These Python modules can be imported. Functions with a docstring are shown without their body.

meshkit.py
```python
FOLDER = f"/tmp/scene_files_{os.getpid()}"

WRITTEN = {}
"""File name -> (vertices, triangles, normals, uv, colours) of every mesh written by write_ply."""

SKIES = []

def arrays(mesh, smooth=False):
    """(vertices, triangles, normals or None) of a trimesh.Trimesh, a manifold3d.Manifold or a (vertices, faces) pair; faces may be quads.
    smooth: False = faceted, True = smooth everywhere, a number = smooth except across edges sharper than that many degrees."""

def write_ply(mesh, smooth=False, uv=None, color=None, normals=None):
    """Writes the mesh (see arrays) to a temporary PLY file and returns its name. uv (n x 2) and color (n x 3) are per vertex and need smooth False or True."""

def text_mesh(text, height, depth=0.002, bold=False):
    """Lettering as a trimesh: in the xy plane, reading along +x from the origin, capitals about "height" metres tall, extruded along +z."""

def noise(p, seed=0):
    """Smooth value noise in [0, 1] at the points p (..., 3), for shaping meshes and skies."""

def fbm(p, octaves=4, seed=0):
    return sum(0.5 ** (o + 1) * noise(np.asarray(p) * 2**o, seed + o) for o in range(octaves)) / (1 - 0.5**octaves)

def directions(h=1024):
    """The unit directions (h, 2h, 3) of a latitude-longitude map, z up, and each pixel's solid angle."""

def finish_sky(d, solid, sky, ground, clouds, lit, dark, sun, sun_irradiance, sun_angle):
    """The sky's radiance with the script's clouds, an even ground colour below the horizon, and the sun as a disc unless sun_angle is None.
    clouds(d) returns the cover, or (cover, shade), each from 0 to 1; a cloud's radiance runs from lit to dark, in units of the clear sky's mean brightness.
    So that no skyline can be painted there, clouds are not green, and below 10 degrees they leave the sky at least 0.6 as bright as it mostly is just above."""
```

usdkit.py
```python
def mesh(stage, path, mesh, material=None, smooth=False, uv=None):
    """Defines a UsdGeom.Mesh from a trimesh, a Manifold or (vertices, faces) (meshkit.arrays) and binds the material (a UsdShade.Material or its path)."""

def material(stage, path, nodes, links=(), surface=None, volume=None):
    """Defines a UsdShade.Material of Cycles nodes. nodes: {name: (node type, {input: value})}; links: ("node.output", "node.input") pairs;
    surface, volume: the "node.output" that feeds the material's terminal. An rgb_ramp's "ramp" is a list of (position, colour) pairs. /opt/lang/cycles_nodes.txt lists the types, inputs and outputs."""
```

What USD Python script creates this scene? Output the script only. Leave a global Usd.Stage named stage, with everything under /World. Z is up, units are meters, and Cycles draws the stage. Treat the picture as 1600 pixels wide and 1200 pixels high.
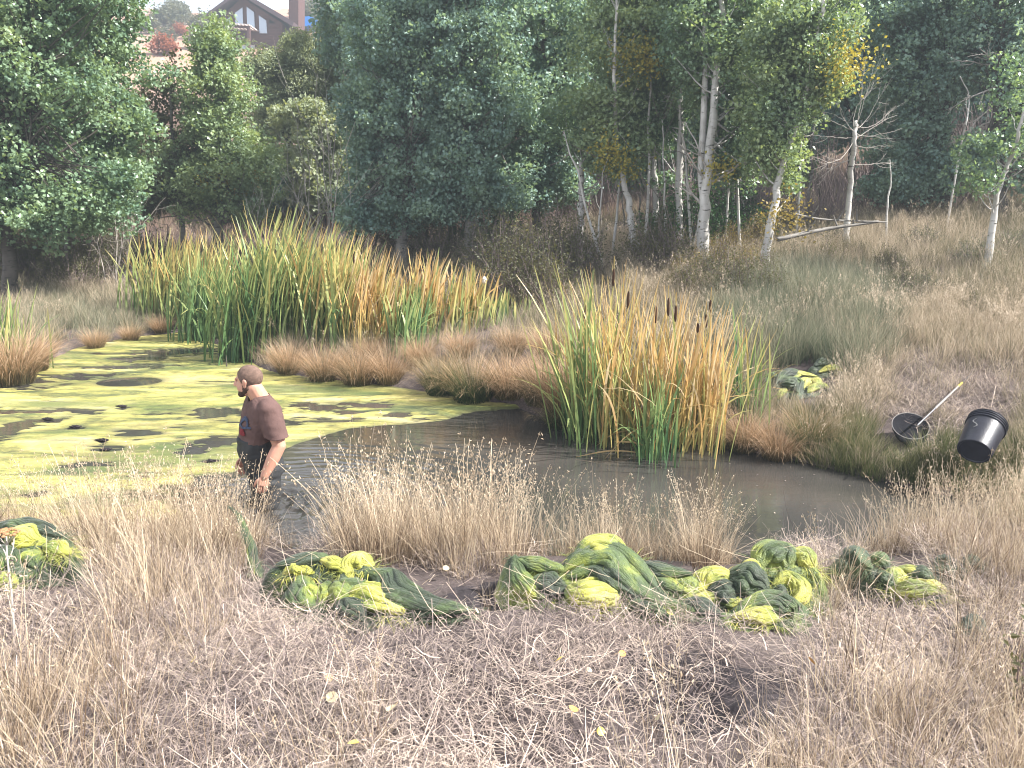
import math
import numpy as np, trimesh, manifold3d, usdkit
from meshkit import fbm, noise
from pxr import Gf, Sdf, Usd, UsdGeom, UsdLux, UsdShade, Vt
from shapely.geometry import Polygon, Point

stage = Usd.Stage.CreateInMemory()
UsdGeom.SetStageUpAxis(stage, 'Z'); UsdGeom.SetStageMetersPerUnit(stage, 1.0)
UsdGeom.Xform.Define(stage, '/World'); UsdGeom.Scope.Define(stage, '/World/Looks')
PI = math.pi
# ---------------------------------------------------------------- camera, sky, sun, exposure
CAM_Z, PITCH, FPX = 2.66, math.radians(13.0), 1232.0
SUN_AZ, SUN_EL = math.radians(100), math.radians(44)       # azimuth from +y (away from the viewer) towards +x (right)
SUN_I, SKY_S, EXPOSURE, HAZE = 1.25, 0.055, 1.85, 0.0016
cam = UsdGeom.Camera.Define(stage, '/World/camera')
cam.CreateHorizontalApertureAttr(36.0); cam.CreateFocalLengthAttr(36.0 * FPX / 1600); cam.CreateExposureAttr(EXPOSURE)
cam.CreateClippingRangeAttr((0.05, 5000.0))
cam.AddTranslateOp().Set((0, 0, CAM_Z)); cam.AddRotateXOp().Set(90 - math.degrees(PITCH))
dome = UsdLux.DomeLight.Define(stage, '/World/sky')
sky_mat = usdkit.material(stage, '/World/Looks/sky', {
    'tc': ('texture_coordinate', {}),
    'map': ('mapping', {'scale': (1.2, 1.2, 3.5)}),
    'n': ('noise_texture', {'scale': 2.0, 'detail': 7.0, 'roughness': 0.6}),
    'r': ('rgb_ramp', {'ramp': [(0.36, (0.1, 0.1, 0.1)), (0.62, (0.7, 0.7, 0.7))]}),
    's': ('sky_texture', {'sky_type': 'single_scattering', 'sun_disc': False, 'sun_elevation': SUN_EL, 'sun_rotation': SUN_AZ, 'altitude': 1900.0, 'air_density': 1.0, 'aerosol_density': 1.6}),
    'c': ('mix', {'color2': (14.0, 14.1, 14.5)}),
    'b': ('background_shader', {'strength': SKY_S})},
    [('tc.generated', 'map.vector'), ('map.vector', 'n.vector'), ('n.fac', 'r.fac'), ('r.color', 'c.fac'), ('s.color', 'c.color1'), ('c.color', 'b.color')], surface='b.background')
UsdShade.MaterialBindingAPI.Apply(dome.GetPrim()).Bind(sky_mat)
dome.GetPrim().SetCustomDataByKey('kind', 'structure')
sun = UsdLux.DistantLight.Define(stage, '/World/sun')
sun.CreateNormalizeAttr(True); sun.CreateIntensityAttr(SUN_I); sun.CreateAngleAttr(0.53); sun.CreateColorAttr((1.0, 0.965, 0.91))
SUN = np.array([math.cos(SUN_EL) * math.sin(SUN_AZ), math.cos(SUN_EL) * math.cos(SUN_AZ), math.sin(SUN_EL)])
m3 = Gf.Matrix4d(1.0); m3.SetRotate(Gf.Rotation(Gf.Vec3d(0, 0, 1), Gf.Vec3d(*SUN)))
sun.AddTransformOp().Set(m3)

# ---------------------------------------------------------------- placing: pixels of the photograph (1600 x 1200) to rays
def ray(px, py):
    u, v = (px - 800) / FPX, (600 - py) / FPX
    return np.array([u, math.cos(PITCH) + v * math.sin(PITCH), -math.sin(PITCH) + v * math.cos(PITCH)])
def pt(px, py, t):
    return np.array([0, 0, CAM_Z]) + ray(px, py) * t
def at_z(px, py, z=0.0):
    r = ray(px, py); return pt(px, py, (z - CAM_Z) / r[2])
def at_y(px, py, y):
    r = ray(px, py); return pt(px, py, y / r[1])
def project(P):
    P = np.asarray(P, float); d = P - [0, 0, CAM_Z]
    f = d[..., 1] * math.cos(PITCH) - d[..., 2] * math.sin(PITCH); up = d[..., 1] * math.sin(PITCH) + d[..., 2] * math.cos(PITCH)
    f = np.maximum(f, 1e-3)
    return 800 + FPX * d[..., 0] / f, 600 - FPX * up / f, f

# ---------------------------------------------------------------- terrain
near_px = [(1640, 800), (1560, 830), (1440, 856), (1330, 872), (1200, 884), (1000, 876), (800, 868), (600, 862), (440, 858), (200, 848), (0, 838), (-250, 836)]
far_px = [(-300, 622), (-60, 612), (40, 597), (62, 572), (120, 545), (190, 531), (235, 523), (300, 521), (330, 535), (372, 560), (420, 582), (500, 594), (590, 600), (655, 612), (740, 627), (800, 634), (835, 648), (880, 668), (960, 672), (1060, 690), (1180, 708), (1250, 722), (1340, 742), (1420, 762), (1480, 775), (1560, 778)]
POND = np.array([at_z(*p)[:2] for p in near_px + far_px])
pond_poly = Polygon(POND)
def pond_d(x, y):
    """Distance to the shore, negative in the pond."""
    x, y = np.asarray(x, float), np.asarray(y, float)
    p = np.stack([x.ravel(), y.ravel()], 1)
    best = np.full(len(p), 1e9); inside = np.zeros(len(p), bool)
    for a, b in zip(POND, np.roll(POND, -1, 0)):
        e = b - a; w = p - a
        t = np.clip((w @ e) / (e @ e), 0, 1)
        best = np.minimum(best, ((w - t[:, None] * e) ** 2).sum(1))
        c = (a[1] > p[:, 1]) != (b[1] > p[:, 1])
        inside ^= c & (p[:, 0] < (b[0] - a[0]) * (p[:, 1] - a[1]) / (b[1] - a[1] + 1e-12) + a[0])
    d = np.sqrt(best)
    return np.where(inside, -d, d).reshape(x.shape)
def smooth(a, b, x):
    t = np.clip((np.asarray(x, float) - a) / (b - a), 0, 1); return t * t * (3 - 2 * t)
HOLLOWS = [(1055, 1095, 0.26, 0.14), (770, 935, 0.16, 0.05), (1330, 960, 0.2, 0.08)]
def terr(x, y, fine=True):
    x, y = np.asarray(x, float), np.asarray(y, float)
    d = pond_d(x, y); dp = np.maximum(d, 0)
    near = smooth(7.0, 5.0, y - 0.10 * np.maximum(x, 0))
    left = smooth(-1.0, -7.0, x)
    slope = 0.17 - 0.075 * left * smooth(30, 16, y)
    zn = 0.40 * (1 - np.exp(-dp / 0.85)) + 0.105 * dp
    zf = 0.16 * (1 - np.exp(-dp / 0.3)) + slope * np.minimum(dp, 60) + 0.05 * np.maximum(dp - 60, 0)
    h = np.maximum(y - 24, 0); h1 = np.minimum(h, 106)
    zf = zf + 0.05 * h1 + 0.00128 * h1 ** 2 * (1 + 0.1 * np.sin(x * 0.035)) + 0.04 * np.minimum(h - h1, 80) - 0.02 * np.maximum(h - h1 - 80, 0)
    z = near * zn + (1 - near) * zf
    z = np.where(d < 0, -0.52 * (1 - np.exp(d / 0.35)), z)
    if fine:
        q = np.stack([x, y, 0 * x], -1)
        amp = np.clip(np.abs(d) / 0.6, 0.1, 1)
        z = z + amp * (0.10 * (fbm(q * 1.3, 3, 5) - 0.5) + 0.05 * (fbm(q * 6, 3, 9) - 0.5)) + np.clip(h / 40, 0, 1) * 3.0 * (fbm(q * 0.06, 3, 3) - 0.5)
        for hx, hy, r, dep in HOLL: z = z - dep * np.exp(-((x - hx) ** 2 + (y - hy) ** 2) / r ** 2)
    return z
HOLL = []
def hit(px, py, tmax=160.0):
    r = ray(px, py); t = np.concatenate([np.arange(1.5, 30, 0.05), np.arange(30, tmax, 0.25)])
    P = np.array([0, 0, CAM_Z]) + r * t[:, None]
    b = P[:, 2] < np.maximum(terr(P[:, 0], P[:, 1]), 0)
    if not b.any(): return P[-1]
    k = int(np.argmax(b)); p = P[k].copy(); p[2] = max(float(terr(p[0:1], p[1:2])[0]), 0); return p
for hx, hy, r, dep in HOLLOWS:
    p = hit(hx, hy); HOLL.append((p[0], p[1], r, dep))

# ---------------------------------------------------------------- naming and tagging
taken = {}
def path_for(name, parent=None):
    base = (parent.GetPath().pathString if parent is not None else '/World') + '/'
    k = taken.get(base + name, 0); taken[base + name] = k + 1
    return base + (name if k == 0 else f'{name}_{k:03d}')
def tag(o, label=None, cat=None, group=None, kind=None):
    for k, v in (('label', label), ('category', cat), ('group', group), ('kind', kind)):
        if v: o.SetCustomDataByKey(k, v)
    return o
def thing(name, label, cat, loc=(0, 0, 0), rz=0.0, group=None, scale=None):
    x = UsdGeom.Xform.Define(stage, path_for(name)); x.AddTranslateOp().Set(tuple(map(float, loc))); x.AddRotateZOp().Set(math.degrees(rz))
    if scale is not None: x.AddScaleOp().Set((float(scale),) * 3 if np.ndim(scale) == 0 else tuple(map(float, scale)))
    return tag(x.GetPrim(), label, cat, group)
def copy_of(src, label, loc, rz, scale=1.0, group=None, cat=None):
    was = src.GetCustomData()
    o = thing(src.GetName().rstrip('0123456789').rstrip('_'), label, cat or was['category'], loc, rz, group or was.get('group'), scale)
    o.GetReferences().AddInternalReference(src.GetPath()); o.SetInstanceable(True)
    return o
def obj(name, mesh, mat, parent=None, smooth=False, uv=None):
    return usdkit.mesh(stage, path_for(name, parent), mesh, mat, smooth, uv).GetPrim()
def cat(ms):
    vs, fs, us, n = [], [], [], 0
    for m in ms:
        v, f = np.asarray(m[0]), np.asarray(m[1])
        if f.shape[1] == 4: f = np.vstack([f[:, [0, 1, 2]], f[:, [0, 2, 3]]])
        vs.append(v); fs.append(f + n); n += len(v)
        if len(m) > 2: us.append(m[2])
    return (np.vstack(vs), np.vstack(fs)) + ((np.vstack(us),) if us else ())
def add(name, m, mat, parent=None, smooth=False):
    return obj(name, (m[0], m[1]), mat, parent, smooth, m[2] if len(m) > 2 else None)
def instancer(name, protos, pos, idx, rz, sc, label, cat_, mat, tilt=None):
    """One PointInstancer of the given prototype meshes: uncountable stuff."""
    pi = UsdGeom.PointInstancer.Define(stage, path_for(name)); prim = pi.GetPrim()
    for k, m in enumerate(protos):
        pi.GetPrototypesRel().AddTarget(add('tuft', m, mat, prim).GetPath())
    q = np.zeros((len(pos), 4)); q[:, 0] = np.cos(rz / 2); q[:, 3] = np.sin(rz / 2)
    pi.CreatePositionsAttr(Vt.Vec3fArray.FromNumpy(np.asarray(pos, np.float32)))
    pi.CreateProtoIndicesAttr(Vt.IntArray.FromNumpy(np.asarray(idx, np.int32)))
    pi.CreateOrientationsAttr(Vt.QuathArray([Gf.Quath(float(a[0]), 0, 0, float(a[3])) for a in q]))
    s = np.repeat(np.asarray(sc)[:, None], 3, 1) if np.ndim(sc) == 1 else sc
    pi.CreateScalesAttr(Vt.Vec3fArray.FromNumpy(np.asarray(s, np.float32)))
    return tag(prim, label, cat_, None, 'stuff')

# ---------------------------------------------------------------- mesh makers (all vectorised)
def blades(base, az, L, lean, curl, w, seg=4, u=None, rng=None, profile='taper', twist=0.6, wob=0.0):
    """N ribbons; returns (v, f, uv, path). uv = (u of the blade, height along it)."""
    N = len(base); s = np.linspace(0, 1, seg + 1); mid = (s[1:] + s[:-1]) / 2
    th = lean[:, None] + curl[:, None] * mid[None] ** 1.3 + wob * rng.normal(size=(N, seg))
    a2 = az[:, None] + np.zeros((N, seg)) + 0.5 * wob * rng.normal(size=(N, seg))
    step = np.stack([np.sin(th) * np.cos(a2), np.sin(th) * np.sin(a2), np.cos(th)], -1) * (L / seg)[:, None, None]
    P = np.concatenate([np.zeros((N, 1, 3)), np.cumsum(step, 1)], 1) + base[:, None]
    tw = az + PI / 2 + rng.normal(size=N) * twist
    side = np.stack([np.cos(tw), np.sin(tw), 0 * tw], -1)
    prof = {'taper': 1 - 0.85 * s ** 1.5, 'reed': np.where(s < 0.6, 0.75 + 0.4 * s, 1.0) * np.clip((1.02 - s) / 0.35, 0, 1) ** 0.7, 'stem': 1 - 0.4 * s}[profile]
    W = (w[:, None] * prof[None] / 2)[..., None] * side[:, None]
    V = np.stack([P - W, P + W], 2).reshape(-1, 3)
    i = (np.arange(N)[:, None] * (seg + 1) + np.arange(seg)[None]).ravel() * 2
    F = np.stack([i, i + 1, i + 3, i + 2], 1)
    F = np.vstack([F[:, [0, 1, 2]], F[:, [0, 2, 3]]])
    u = rng.random(N) if u is None else u
    UV = np.stack([np.repeat(u, (seg + 1) * 2), np.tile(np.repeat(s, 2), N)], 1)
    return V, F, UV, P
def leaves(c, size, rng, aspect=0.85, up=0.3, u=None, fold=0.25, hang=0.0):
    """Rhombic, slightly folded leaves."""
    N = len(c)
    n = rng.normal(size=(N, 3)); n[:, 2] += up * 2; n /= np.linalg.norm(n, axis=1, keepdims=True)
    a = rng.normal(size=(N, 3)); a[:, 2] -= hang * 2; a -= (a * n).sum(1, keepdims=True) * n; a /= np.linalg.norm(a, axis=1, keepdims=True) + 1e-9
    b = np.cross(n, a); s = np.asarray(size) * np.ones(N)
    A = a * (s / 2)[:, None]; B = b * (s * aspect / 2)[:, None]; U = n * (s * fold / 2)[:, None]
    V = np.stack([c - A, c - 0.15 * A + B + U, c + A, c - 0.15 * A - B + U], 1).reshape(-1, 3)
    i = np.arange(N) * 4
    F = np.vstack([np.stack([i, i + 1, i + 2], 1), np.stack([i, i + 2, i + 3], 1)])
    u = rng.random(N) if u is None else u
    UV = np.stack([np.repeat(u, 4), np.tile([0.0, 0.5, 1.0, 0.5], N)], 1)
    return V, F, UV
def tubes(P, R, sides=5, u=None):
    """N tubes through P (N, n, 3) with radii R (N, n)."""
    P, R = np.asarray(P, float), np.asarray(R, float); N, n = P.shape[:2]
    T = np.gradient(P, axis=1); T /= np.linalg.norm(T, axis=2, keepdims=True) + 1e-9
    mean = P[:, -1] - P[:, 0]; mean /= np.linalg.norm(mean, axis=1, keepdims=True) + 1e-9
    ref = np.where(np.abs(mean[:, 2:3]) < 0.8, np.array([[0, 0, 1.0]]), np.array([[1.0, 0, 0]]))[:, None]
    A = np.cross(T, np.broadcast_to(ref, T.shape)); A /= np.linalg.norm(A, axis=2, keepdims=True) + 1e-9
    B = np.cross(T, A)
    ang = np.arange(sides) / sides * 2 * PI
    V = P[:, :, None] + R[:, :, None, None] * (np.cos(ang)[None, None, :, None] * A[:, :, None] + np.sin(ang)[None, None, :, None] * B[:, :, None])
    k = np.arange(sides); k2 = (k + 1) % sides
    i = (np.arange(N)[:, None, None] * n + np.arange(n - 1)[None, :, None]) * sides
    F = np.stack([i + k, i + k2, i + sides + k2, i + sides + k], -1).reshape(-1, 4)
    F = np.vstack([F[:, [0, 1, 2]], F[:, [0, 2, 3]]])
    caps = []
    for e in (0, n - 1):
        o = (np.arange(N) * n + e)[:, None] * sides
        for j in range(1, sides - 1):
            caps.append(np.hstack([o, o + j + 1, o + j] if e == 0 else [o, o + j, o + j + 1]))
    F = np.vstack([F] + caps)
    u = np.zeros(N) if u is None else u
    UV = np.stack([np.repeat(u, n * sides), np.tile(np.repeat(np.linspace(0, 1, n), sides), N)], 1)
    return V.reshape(-1, 3), F, UV
def curve(pts, n=12):
    """A smooth (Catmull-Rom) polyline of n points through pts."""
    p = np.asarray(pts, float); p = np.vstack([2 * p[0] - p[1], p, 2 * p[-1] - p[-2]])
    t = np.linspace(0, len(p) - 3 - 1e-9, n); k = t.astype(int); f = (t - k)[:, None]
    a, b, c, d = p[k], p[k + 1], p[k + 2], p[k + 3]
    return 0.5 * (2 * b + (c - a) * f + (2 * a - 5 * b + 4 * c - d) * f ** 2 + (3 * b - a - 3 * c + d) * f ** 3)
def grid_faces(a, b, wrap=False):
    i = np.arange(a * b).reshape(a, b)
    if wrap: i = np.hstack([i, i[:, :1]])
    q = np.stack([i[:-1, :-1], i[:-1, 1:], i[1:, 1:], i[1:, :-1]], -1).reshape(-1, 4)
    return np.vstack([q[:, [0, 1, 2]], q[:, [0, 2, 3]]])
def box(sx, sy, sz, c=(0, 0, 0), rz=0.0, bev=0.0):
    m = trimesh.creation.box((sx, sy, sz))
    if bev:
        m = trimesh.convex.convex_hull(np.vstack([m.vertices * [1 - 2 * bev / sx, 1 - 2 * bev / sy, 1], m.vertices * [1 - 2 * bev / sx, 1, 1 - 2 * bev / sz], m.vertices * [1, 1 - 2 * bev / sy, 1 - 2 * bev / sz]]))
    if rz: m.apply_transform(trimesh.transformations.rotation_matrix(rz, [0, 0, 1]))
    m.apply_translation(c); return np.array(m.vertices), np.array(m.faces)
# ---------------------------------------------------------------- materials
LK = '/World/Looks/'
def leaf_mat(name, ramp, trans=0.42, rough=0.5, spec=0.35, noise_scale=1.3, gain=0.6, tint=(1.15, 1.05, 0.5)):
    """Leaves: a tone per leaf, drifting over the crown, part translucent."""
    return usdkit.material(stage, LK + name, {
        'g': ('geometry', {}), 'oi': ('object_info', {}),
        'n': ('noise_texture', {'scale': noise_scale, 'detail': 3.0}),
        'a': ('math', {'math_type': 'multiply_add', 'value2': gain * 2.2, 'value3': -gain * 1.1}),
        'b': ('math', {'math_type': 'multiply_add', 'value2': 0.6, 'value3': 0.2}),
        'c': ('math', {'math_type': 'add'}),
        'r': ('rgb_ramp', {'ramp': ramp}),
        't': ('mix', {'mix_type': 'multiply', 'fac': 1.0, 'color2': tint}),
        'p': ('principled_bsdf', {'roughness': rough, 'specular_ior_level': spec}),
        'tr': ('translucent_bsdf', {}), 'm': ('mix_closure', {'fac': trans})},
        [('g.position', 'n.vector'), ('n.fac', 'a.value1'), ('g.random_per_island', 'b.value1'), ('a.value', 'c.value1'), ('b.value', 'c.value2'), ('c.value', 'r.fac'),
         ('r.color', 'p.base_color'), ('r.color', 't.color1'), ('t.color', 'tr.color'), ('p.BSDF', 'm.closure1'), ('tr.BSDF', 'm.closure2')], surface='m.closure')
def blade_mat(name, ramp, vgain=0.25, trans=0.3, rough=0.6, spec=0.25, inst=0.25, wscale=0.9):
    """Blades and stems: tone by the blade's own u, along its height v, by the tuft, and drifting over the ground."""
    return usdkit.material(stage, LK + name, {
        'uv': ('uvmap', {'attribute': 'st'}), 's': ('separate_xyz', {}), 'oi': ('object_info', {}), 'g': ('geometry', {}),
        'n': ('noise_texture', {'scale': wscale, 'detail': 2.0}),
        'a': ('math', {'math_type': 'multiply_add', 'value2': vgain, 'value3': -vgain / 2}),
        'b': ('math', {'math_type': 'add'}),
        'c': ('math', {'math_type': 'multiply_add', 'value2': inst, 'value3': -inst / 2}),
        'd': ('math', {'math_type': 'add'}),
        'e': ('math', {'math_type': 'multiply_add', 'value2': inst * 2, 'value3': -inst}),
        'f': ('math', {'math_type': 'add'}),
        'r': ('rgb_ramp', {'ramp': ramp}),
        'p': ('principled_bsdf', {'roughness': rough, 'specular_ior_level': spec}),
        'tr': ('translucent_bsdf', {}), 'm': ('mix_closure', {'fac': trans})},
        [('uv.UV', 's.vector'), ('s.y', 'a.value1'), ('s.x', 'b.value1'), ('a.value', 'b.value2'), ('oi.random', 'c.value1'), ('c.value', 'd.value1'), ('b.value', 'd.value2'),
         ('g.position', 'n.vector'), ('n.fac', 'e.value1'), ('e.value', 'f.value1'), ('d.value', 'f.value2'), ('f.value', 'r.fac'),
         ('r.color', 'p.base_color'), ('r.color', 'tr.color'), ('p.BSDF', 'm.closure1'), ('tr.BSDF', 'm.closure2')], surface='m.closure')
def plain(name, color, rough=0.6, spec=0.4, var=0.25, scale=8.0, bump=0.0, bscale=40.0, stretch=(1, 1, 1), **kw):
    """A solid with mottled tone and fine relief."""
    c = np.array(color)
    nodes = {'tc': ('texture_coordinate', {}), 'mp': ('mapping', {'scale': stretch}),
             'n': ('noise_texture', {'scale': scale, 'detail': 5.0, 'roughness': 0.6}),
             'r': ('rgb_ramp', {'ramp': [(0.25, tuple(c * (1 - var))), (0.75, tuple(np.minimum(c * (1 + var), 1)))]}),
             'p': ('principled_bsdf', {'roughness': rough, 'specular_ior_level': spec, **kw})}
    links = [('tc.object', 'mp.vector'), ('mp.vector', 'n.vector'), ('n.fac', 'r.fac'), ('r.color', 'p.base_color')]
    if bump:
        nodes['n2'] = ('noise_texture', {'scale': bscale, 'detail': 4.0}); nodes['bm'] = ('bump', {'strength': bump, 'distance': 0.01})
        links += [('mp.vector', 'n2.vector'), ('n2.fac', 'bm.height'), ('bm.normal', 'p.normal')]
    return usdkit.material(stage, LK + name, nodes, links, surface='p.BSDF')
M = {}
M['aspen'] = leaf_mat('aspen_leaf', [(0.0, (0.122, 0.209, 0.137)), (0.4, (0.256, 0.357, 0.207)), (0.75, (0.451, 0.521, 0.281)), (1.0, (0.788, 0.718, 0.366))], rough=0.36, spec=0.6)
M['aspen_light'] = leaf_mat('light_aspen_leaf', [(0.0, (0.172, 0.253, 0.152)), (0.5, (0.342, 0.426, 0.214)), (0.85, (0.607, 0.585, 0.254)), (1.0, (0.985, 0.719, 0.299))], rough=0.38, spec=0.6)
M['dark_leaf'] = leaf_mat('dark_leaf', [(0.0, (0.153, 0.252, 0.229)), (0.5, (0.305, 0.422, 0.332)), (1.0, (0.641, 0.673, 0.467))], rough=0.38, spec=0.6)
M['willow_leaf'] = leaf_mat('willow_leaf', [(0.0, (0.223, 0.268, 0.176)), (0.5, (0.371, 0.416, 0.264)), (1.0, (0.595, 0.592, 0.400))])
M['gold_leaf'] = leaf_mat('gold_leaf', [(0.0, (0.272, 0.254, 0.062)), (0.5, (0.469, 0.389, 0.078)), (1.0, (0.617, 0.448, 0.109))], trans=0.4)
M['olive_leaf'] = leaf_mat('olive_leaf', [(0.0, (0.071, 0.075, 0.040)), (0.5, (0.144, 0.137, 0.071)), (1.0, (0.273, 0.230, 0.122))])
M['green_shrub'] = leaf_mat('shrub_leaf', [(0.0, (0.027, 0.075, 0.030)), (0.6, (0.060, 0.135, 0.045)), (1.0, (0.135, 0.210, 0.075))])
M['yellow_shrub'] = leaf_mat('yellow_shrub_leaf', [(0.0, (0.196, 0.156, 0.055)), (0.5, (0.322, 0.252, 0.088)), (1.0, (0.437, 0.348, 0.132))])
M['red_shrub'] = leaf_mat('red_shrub_leaf', [(0.0, (0.25, 0.09, 0.06)), (0.5, (0.36, 0.15, 0.10)), (1.0, (0.42, 0.24, 0.13))])
M['sage_leaf'] = leaf_mat('sage_leaf', [(0.0, (0.09, 0.10, 0.075)), (0.5, (0.15, 0.16, 0.12)), (1.0, (0.22, 0.22, 0.17))])
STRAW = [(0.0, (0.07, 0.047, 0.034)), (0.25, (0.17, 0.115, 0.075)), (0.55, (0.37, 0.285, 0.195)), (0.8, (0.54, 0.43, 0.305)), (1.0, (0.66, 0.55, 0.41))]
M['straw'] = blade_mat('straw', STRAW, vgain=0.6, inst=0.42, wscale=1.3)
M['litter'] = blade_mat('straw_litter', [(0.0, (0.084, 0.065, 0.065)), (0.35, (0.190, 0.151, 0.139)), (0.7, (0.403, 0.324, 0.268)), (1.0, (0.650, 0.529, 0.430))], trans=0.12, inst=0.35, wscale=1.6)
M['bank'] = blade_mat('bank_grass', [(0.0, (0.085, 0.088, 0.045)), (0.28, (0.165, 0.155, 0.085)), (0.55, (0.32, 0.26, 0.175)), (1.0, (0.54, 0.445, 0.34))], vgain=.45, inst=0.55, wscale=0.3)
M['green'] = blade_mat('green_grass', [(0.0, (0.035, 0.06, 0.02)), (0.4, (0.08, 0.10, 0.035)), (0.75, (0.19, 0.18, 0.08)), (1.0, (0.36, 0.30, 0.17))])
M['grey_green'] = blade_mat('grey_green_grass', [(0.0, (0.05, 0.07, 0.045)), (0.4, (0.12, 0.14, 0.085)), (0.75, (0.24, 0.235, 0.16)), (1.0, (0.42, 0.375, 0.27))], vgain=.4, inst=.3)
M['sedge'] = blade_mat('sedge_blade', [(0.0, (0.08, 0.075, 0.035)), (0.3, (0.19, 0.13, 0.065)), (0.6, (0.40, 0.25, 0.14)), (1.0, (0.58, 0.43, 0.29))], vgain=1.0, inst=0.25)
M['sedge_green'] = blade_mat('green_sedge_blade', [(0.0, (0.035, 0.06, 0.025)), (0.4, (0.09, 0.105, 0.04)), (0.75, (0.28, 0.19, 0.10)), (1.0, (0.48, 0.34, 0.21))], vgain=1.1, inst=0.15)
M['far_grass'] = blade_mat('far_grass', [(0.0, (0.170, 0.111, 0.089)), (0.5, (0.272, 0.187, 0.149)), (1.0, (0.374, 0.281, 0.212))], inst=0.3, wscale=0.3)
M['cattail'] = blade_mat('cattail_blade', [(0.0, (0.06, 0.13, 0.055)), (0.22, (0.13, 0.21, 0.075)), (0.42, (0.28, 0.33, 0.12)), (0.6, (0.47, 0.42, 0.16)), (0.8, (0.52, 0.32, 0.12)), (1.0, (0.58, 0.46, 0.28))], vgain=0.36, trans=0.35, rough=0.4, spec=0.4, inst=0.05, wscale=1.2)
M['seed_head'] = plain('cattail_head', (0.05, 0.026, 0.016), 0.95, 0.1, bump=0.4, bscale=300)
M['fluff'] = plain('cattail_fluff', (0.55, 0.52, 0.48), 1.0, 0.1)
def bark_mat(name, c1, c2, dark, scar=0.62):
    return usdkit.material(stage, LK + name, {
        'tc': ('texture_coordinate', {}), 'm1': ('mapping', {'scale': (3, 3, 3)}), 'm2': ('mapping', {'scale': (5, 5, 22)}),
        'n1': ('noise_texture', {'scale': 1.2, 'detail': 5.0}), 'n2': ('noise_texture', {'scale': 1.0, 'detail': 4.0, 'roughness': 0.65}),
        'r1': ('rgb_ramp', {'ramp': [(0.3, c1), (0.7, c2)]}), 'r2': ('rgb_ramp', {'ramp': [(scar - 0.03, (0, 0, 0)), (scar + 0.05, (1, 1, 1))]}),
        'mx': ('mix', {'color2': dark}), 'bm': ('bump', {'strength': 0.5, 'distance': 0.01}), 'p': ('principled_bsdf', {'roughness': 0.75, 'specular_ior_level': 0.25})},
        [('tc.object', 'm1.vector'), ('tc.object', 'm2.vector'), ('m1.vector', 'n1.vector'), ('m2.vector', 'n2.vector'), ('n1.fac', 'r1.fac'), ('n2.fac', 'r2.fac'), ('r1.color', 'mx.color1'), ('r2.color', 'mx.fac'),
         ('mx.color', 'p.base_color'), ('n2.fac', 'bm.height'), ('bm.normal', 'p.normal')], surface='p.BSDF')
M['white_bark'] = bark_mat('white_bark', (0.30, 0.285, 0.26), (0.50, 0.48, 0.445), (0.05, 0.045, 0.04))
M['grey_bark'] = bark_mat('grey_bark', (0.12, 0.11, 0.10), (0.22, 0.205, 0.185), (0.04, 0.035, 0.03), 0.58)
M['dark_bark'] = bark_mat('dark_bark', (0.05, 0.042, 0.036), (0.11, 0.095, 0.08), (0.02, 0.018, 0.016), 0.6)
M['twig'] = plain('dead_twig', (0.36, 0.325, 0.29), 0.8, 0.2)
M['brown_twig'] = plain('brown_twig', (0.17, 0.13, 0.125), 0.85, 0.2)
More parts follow.
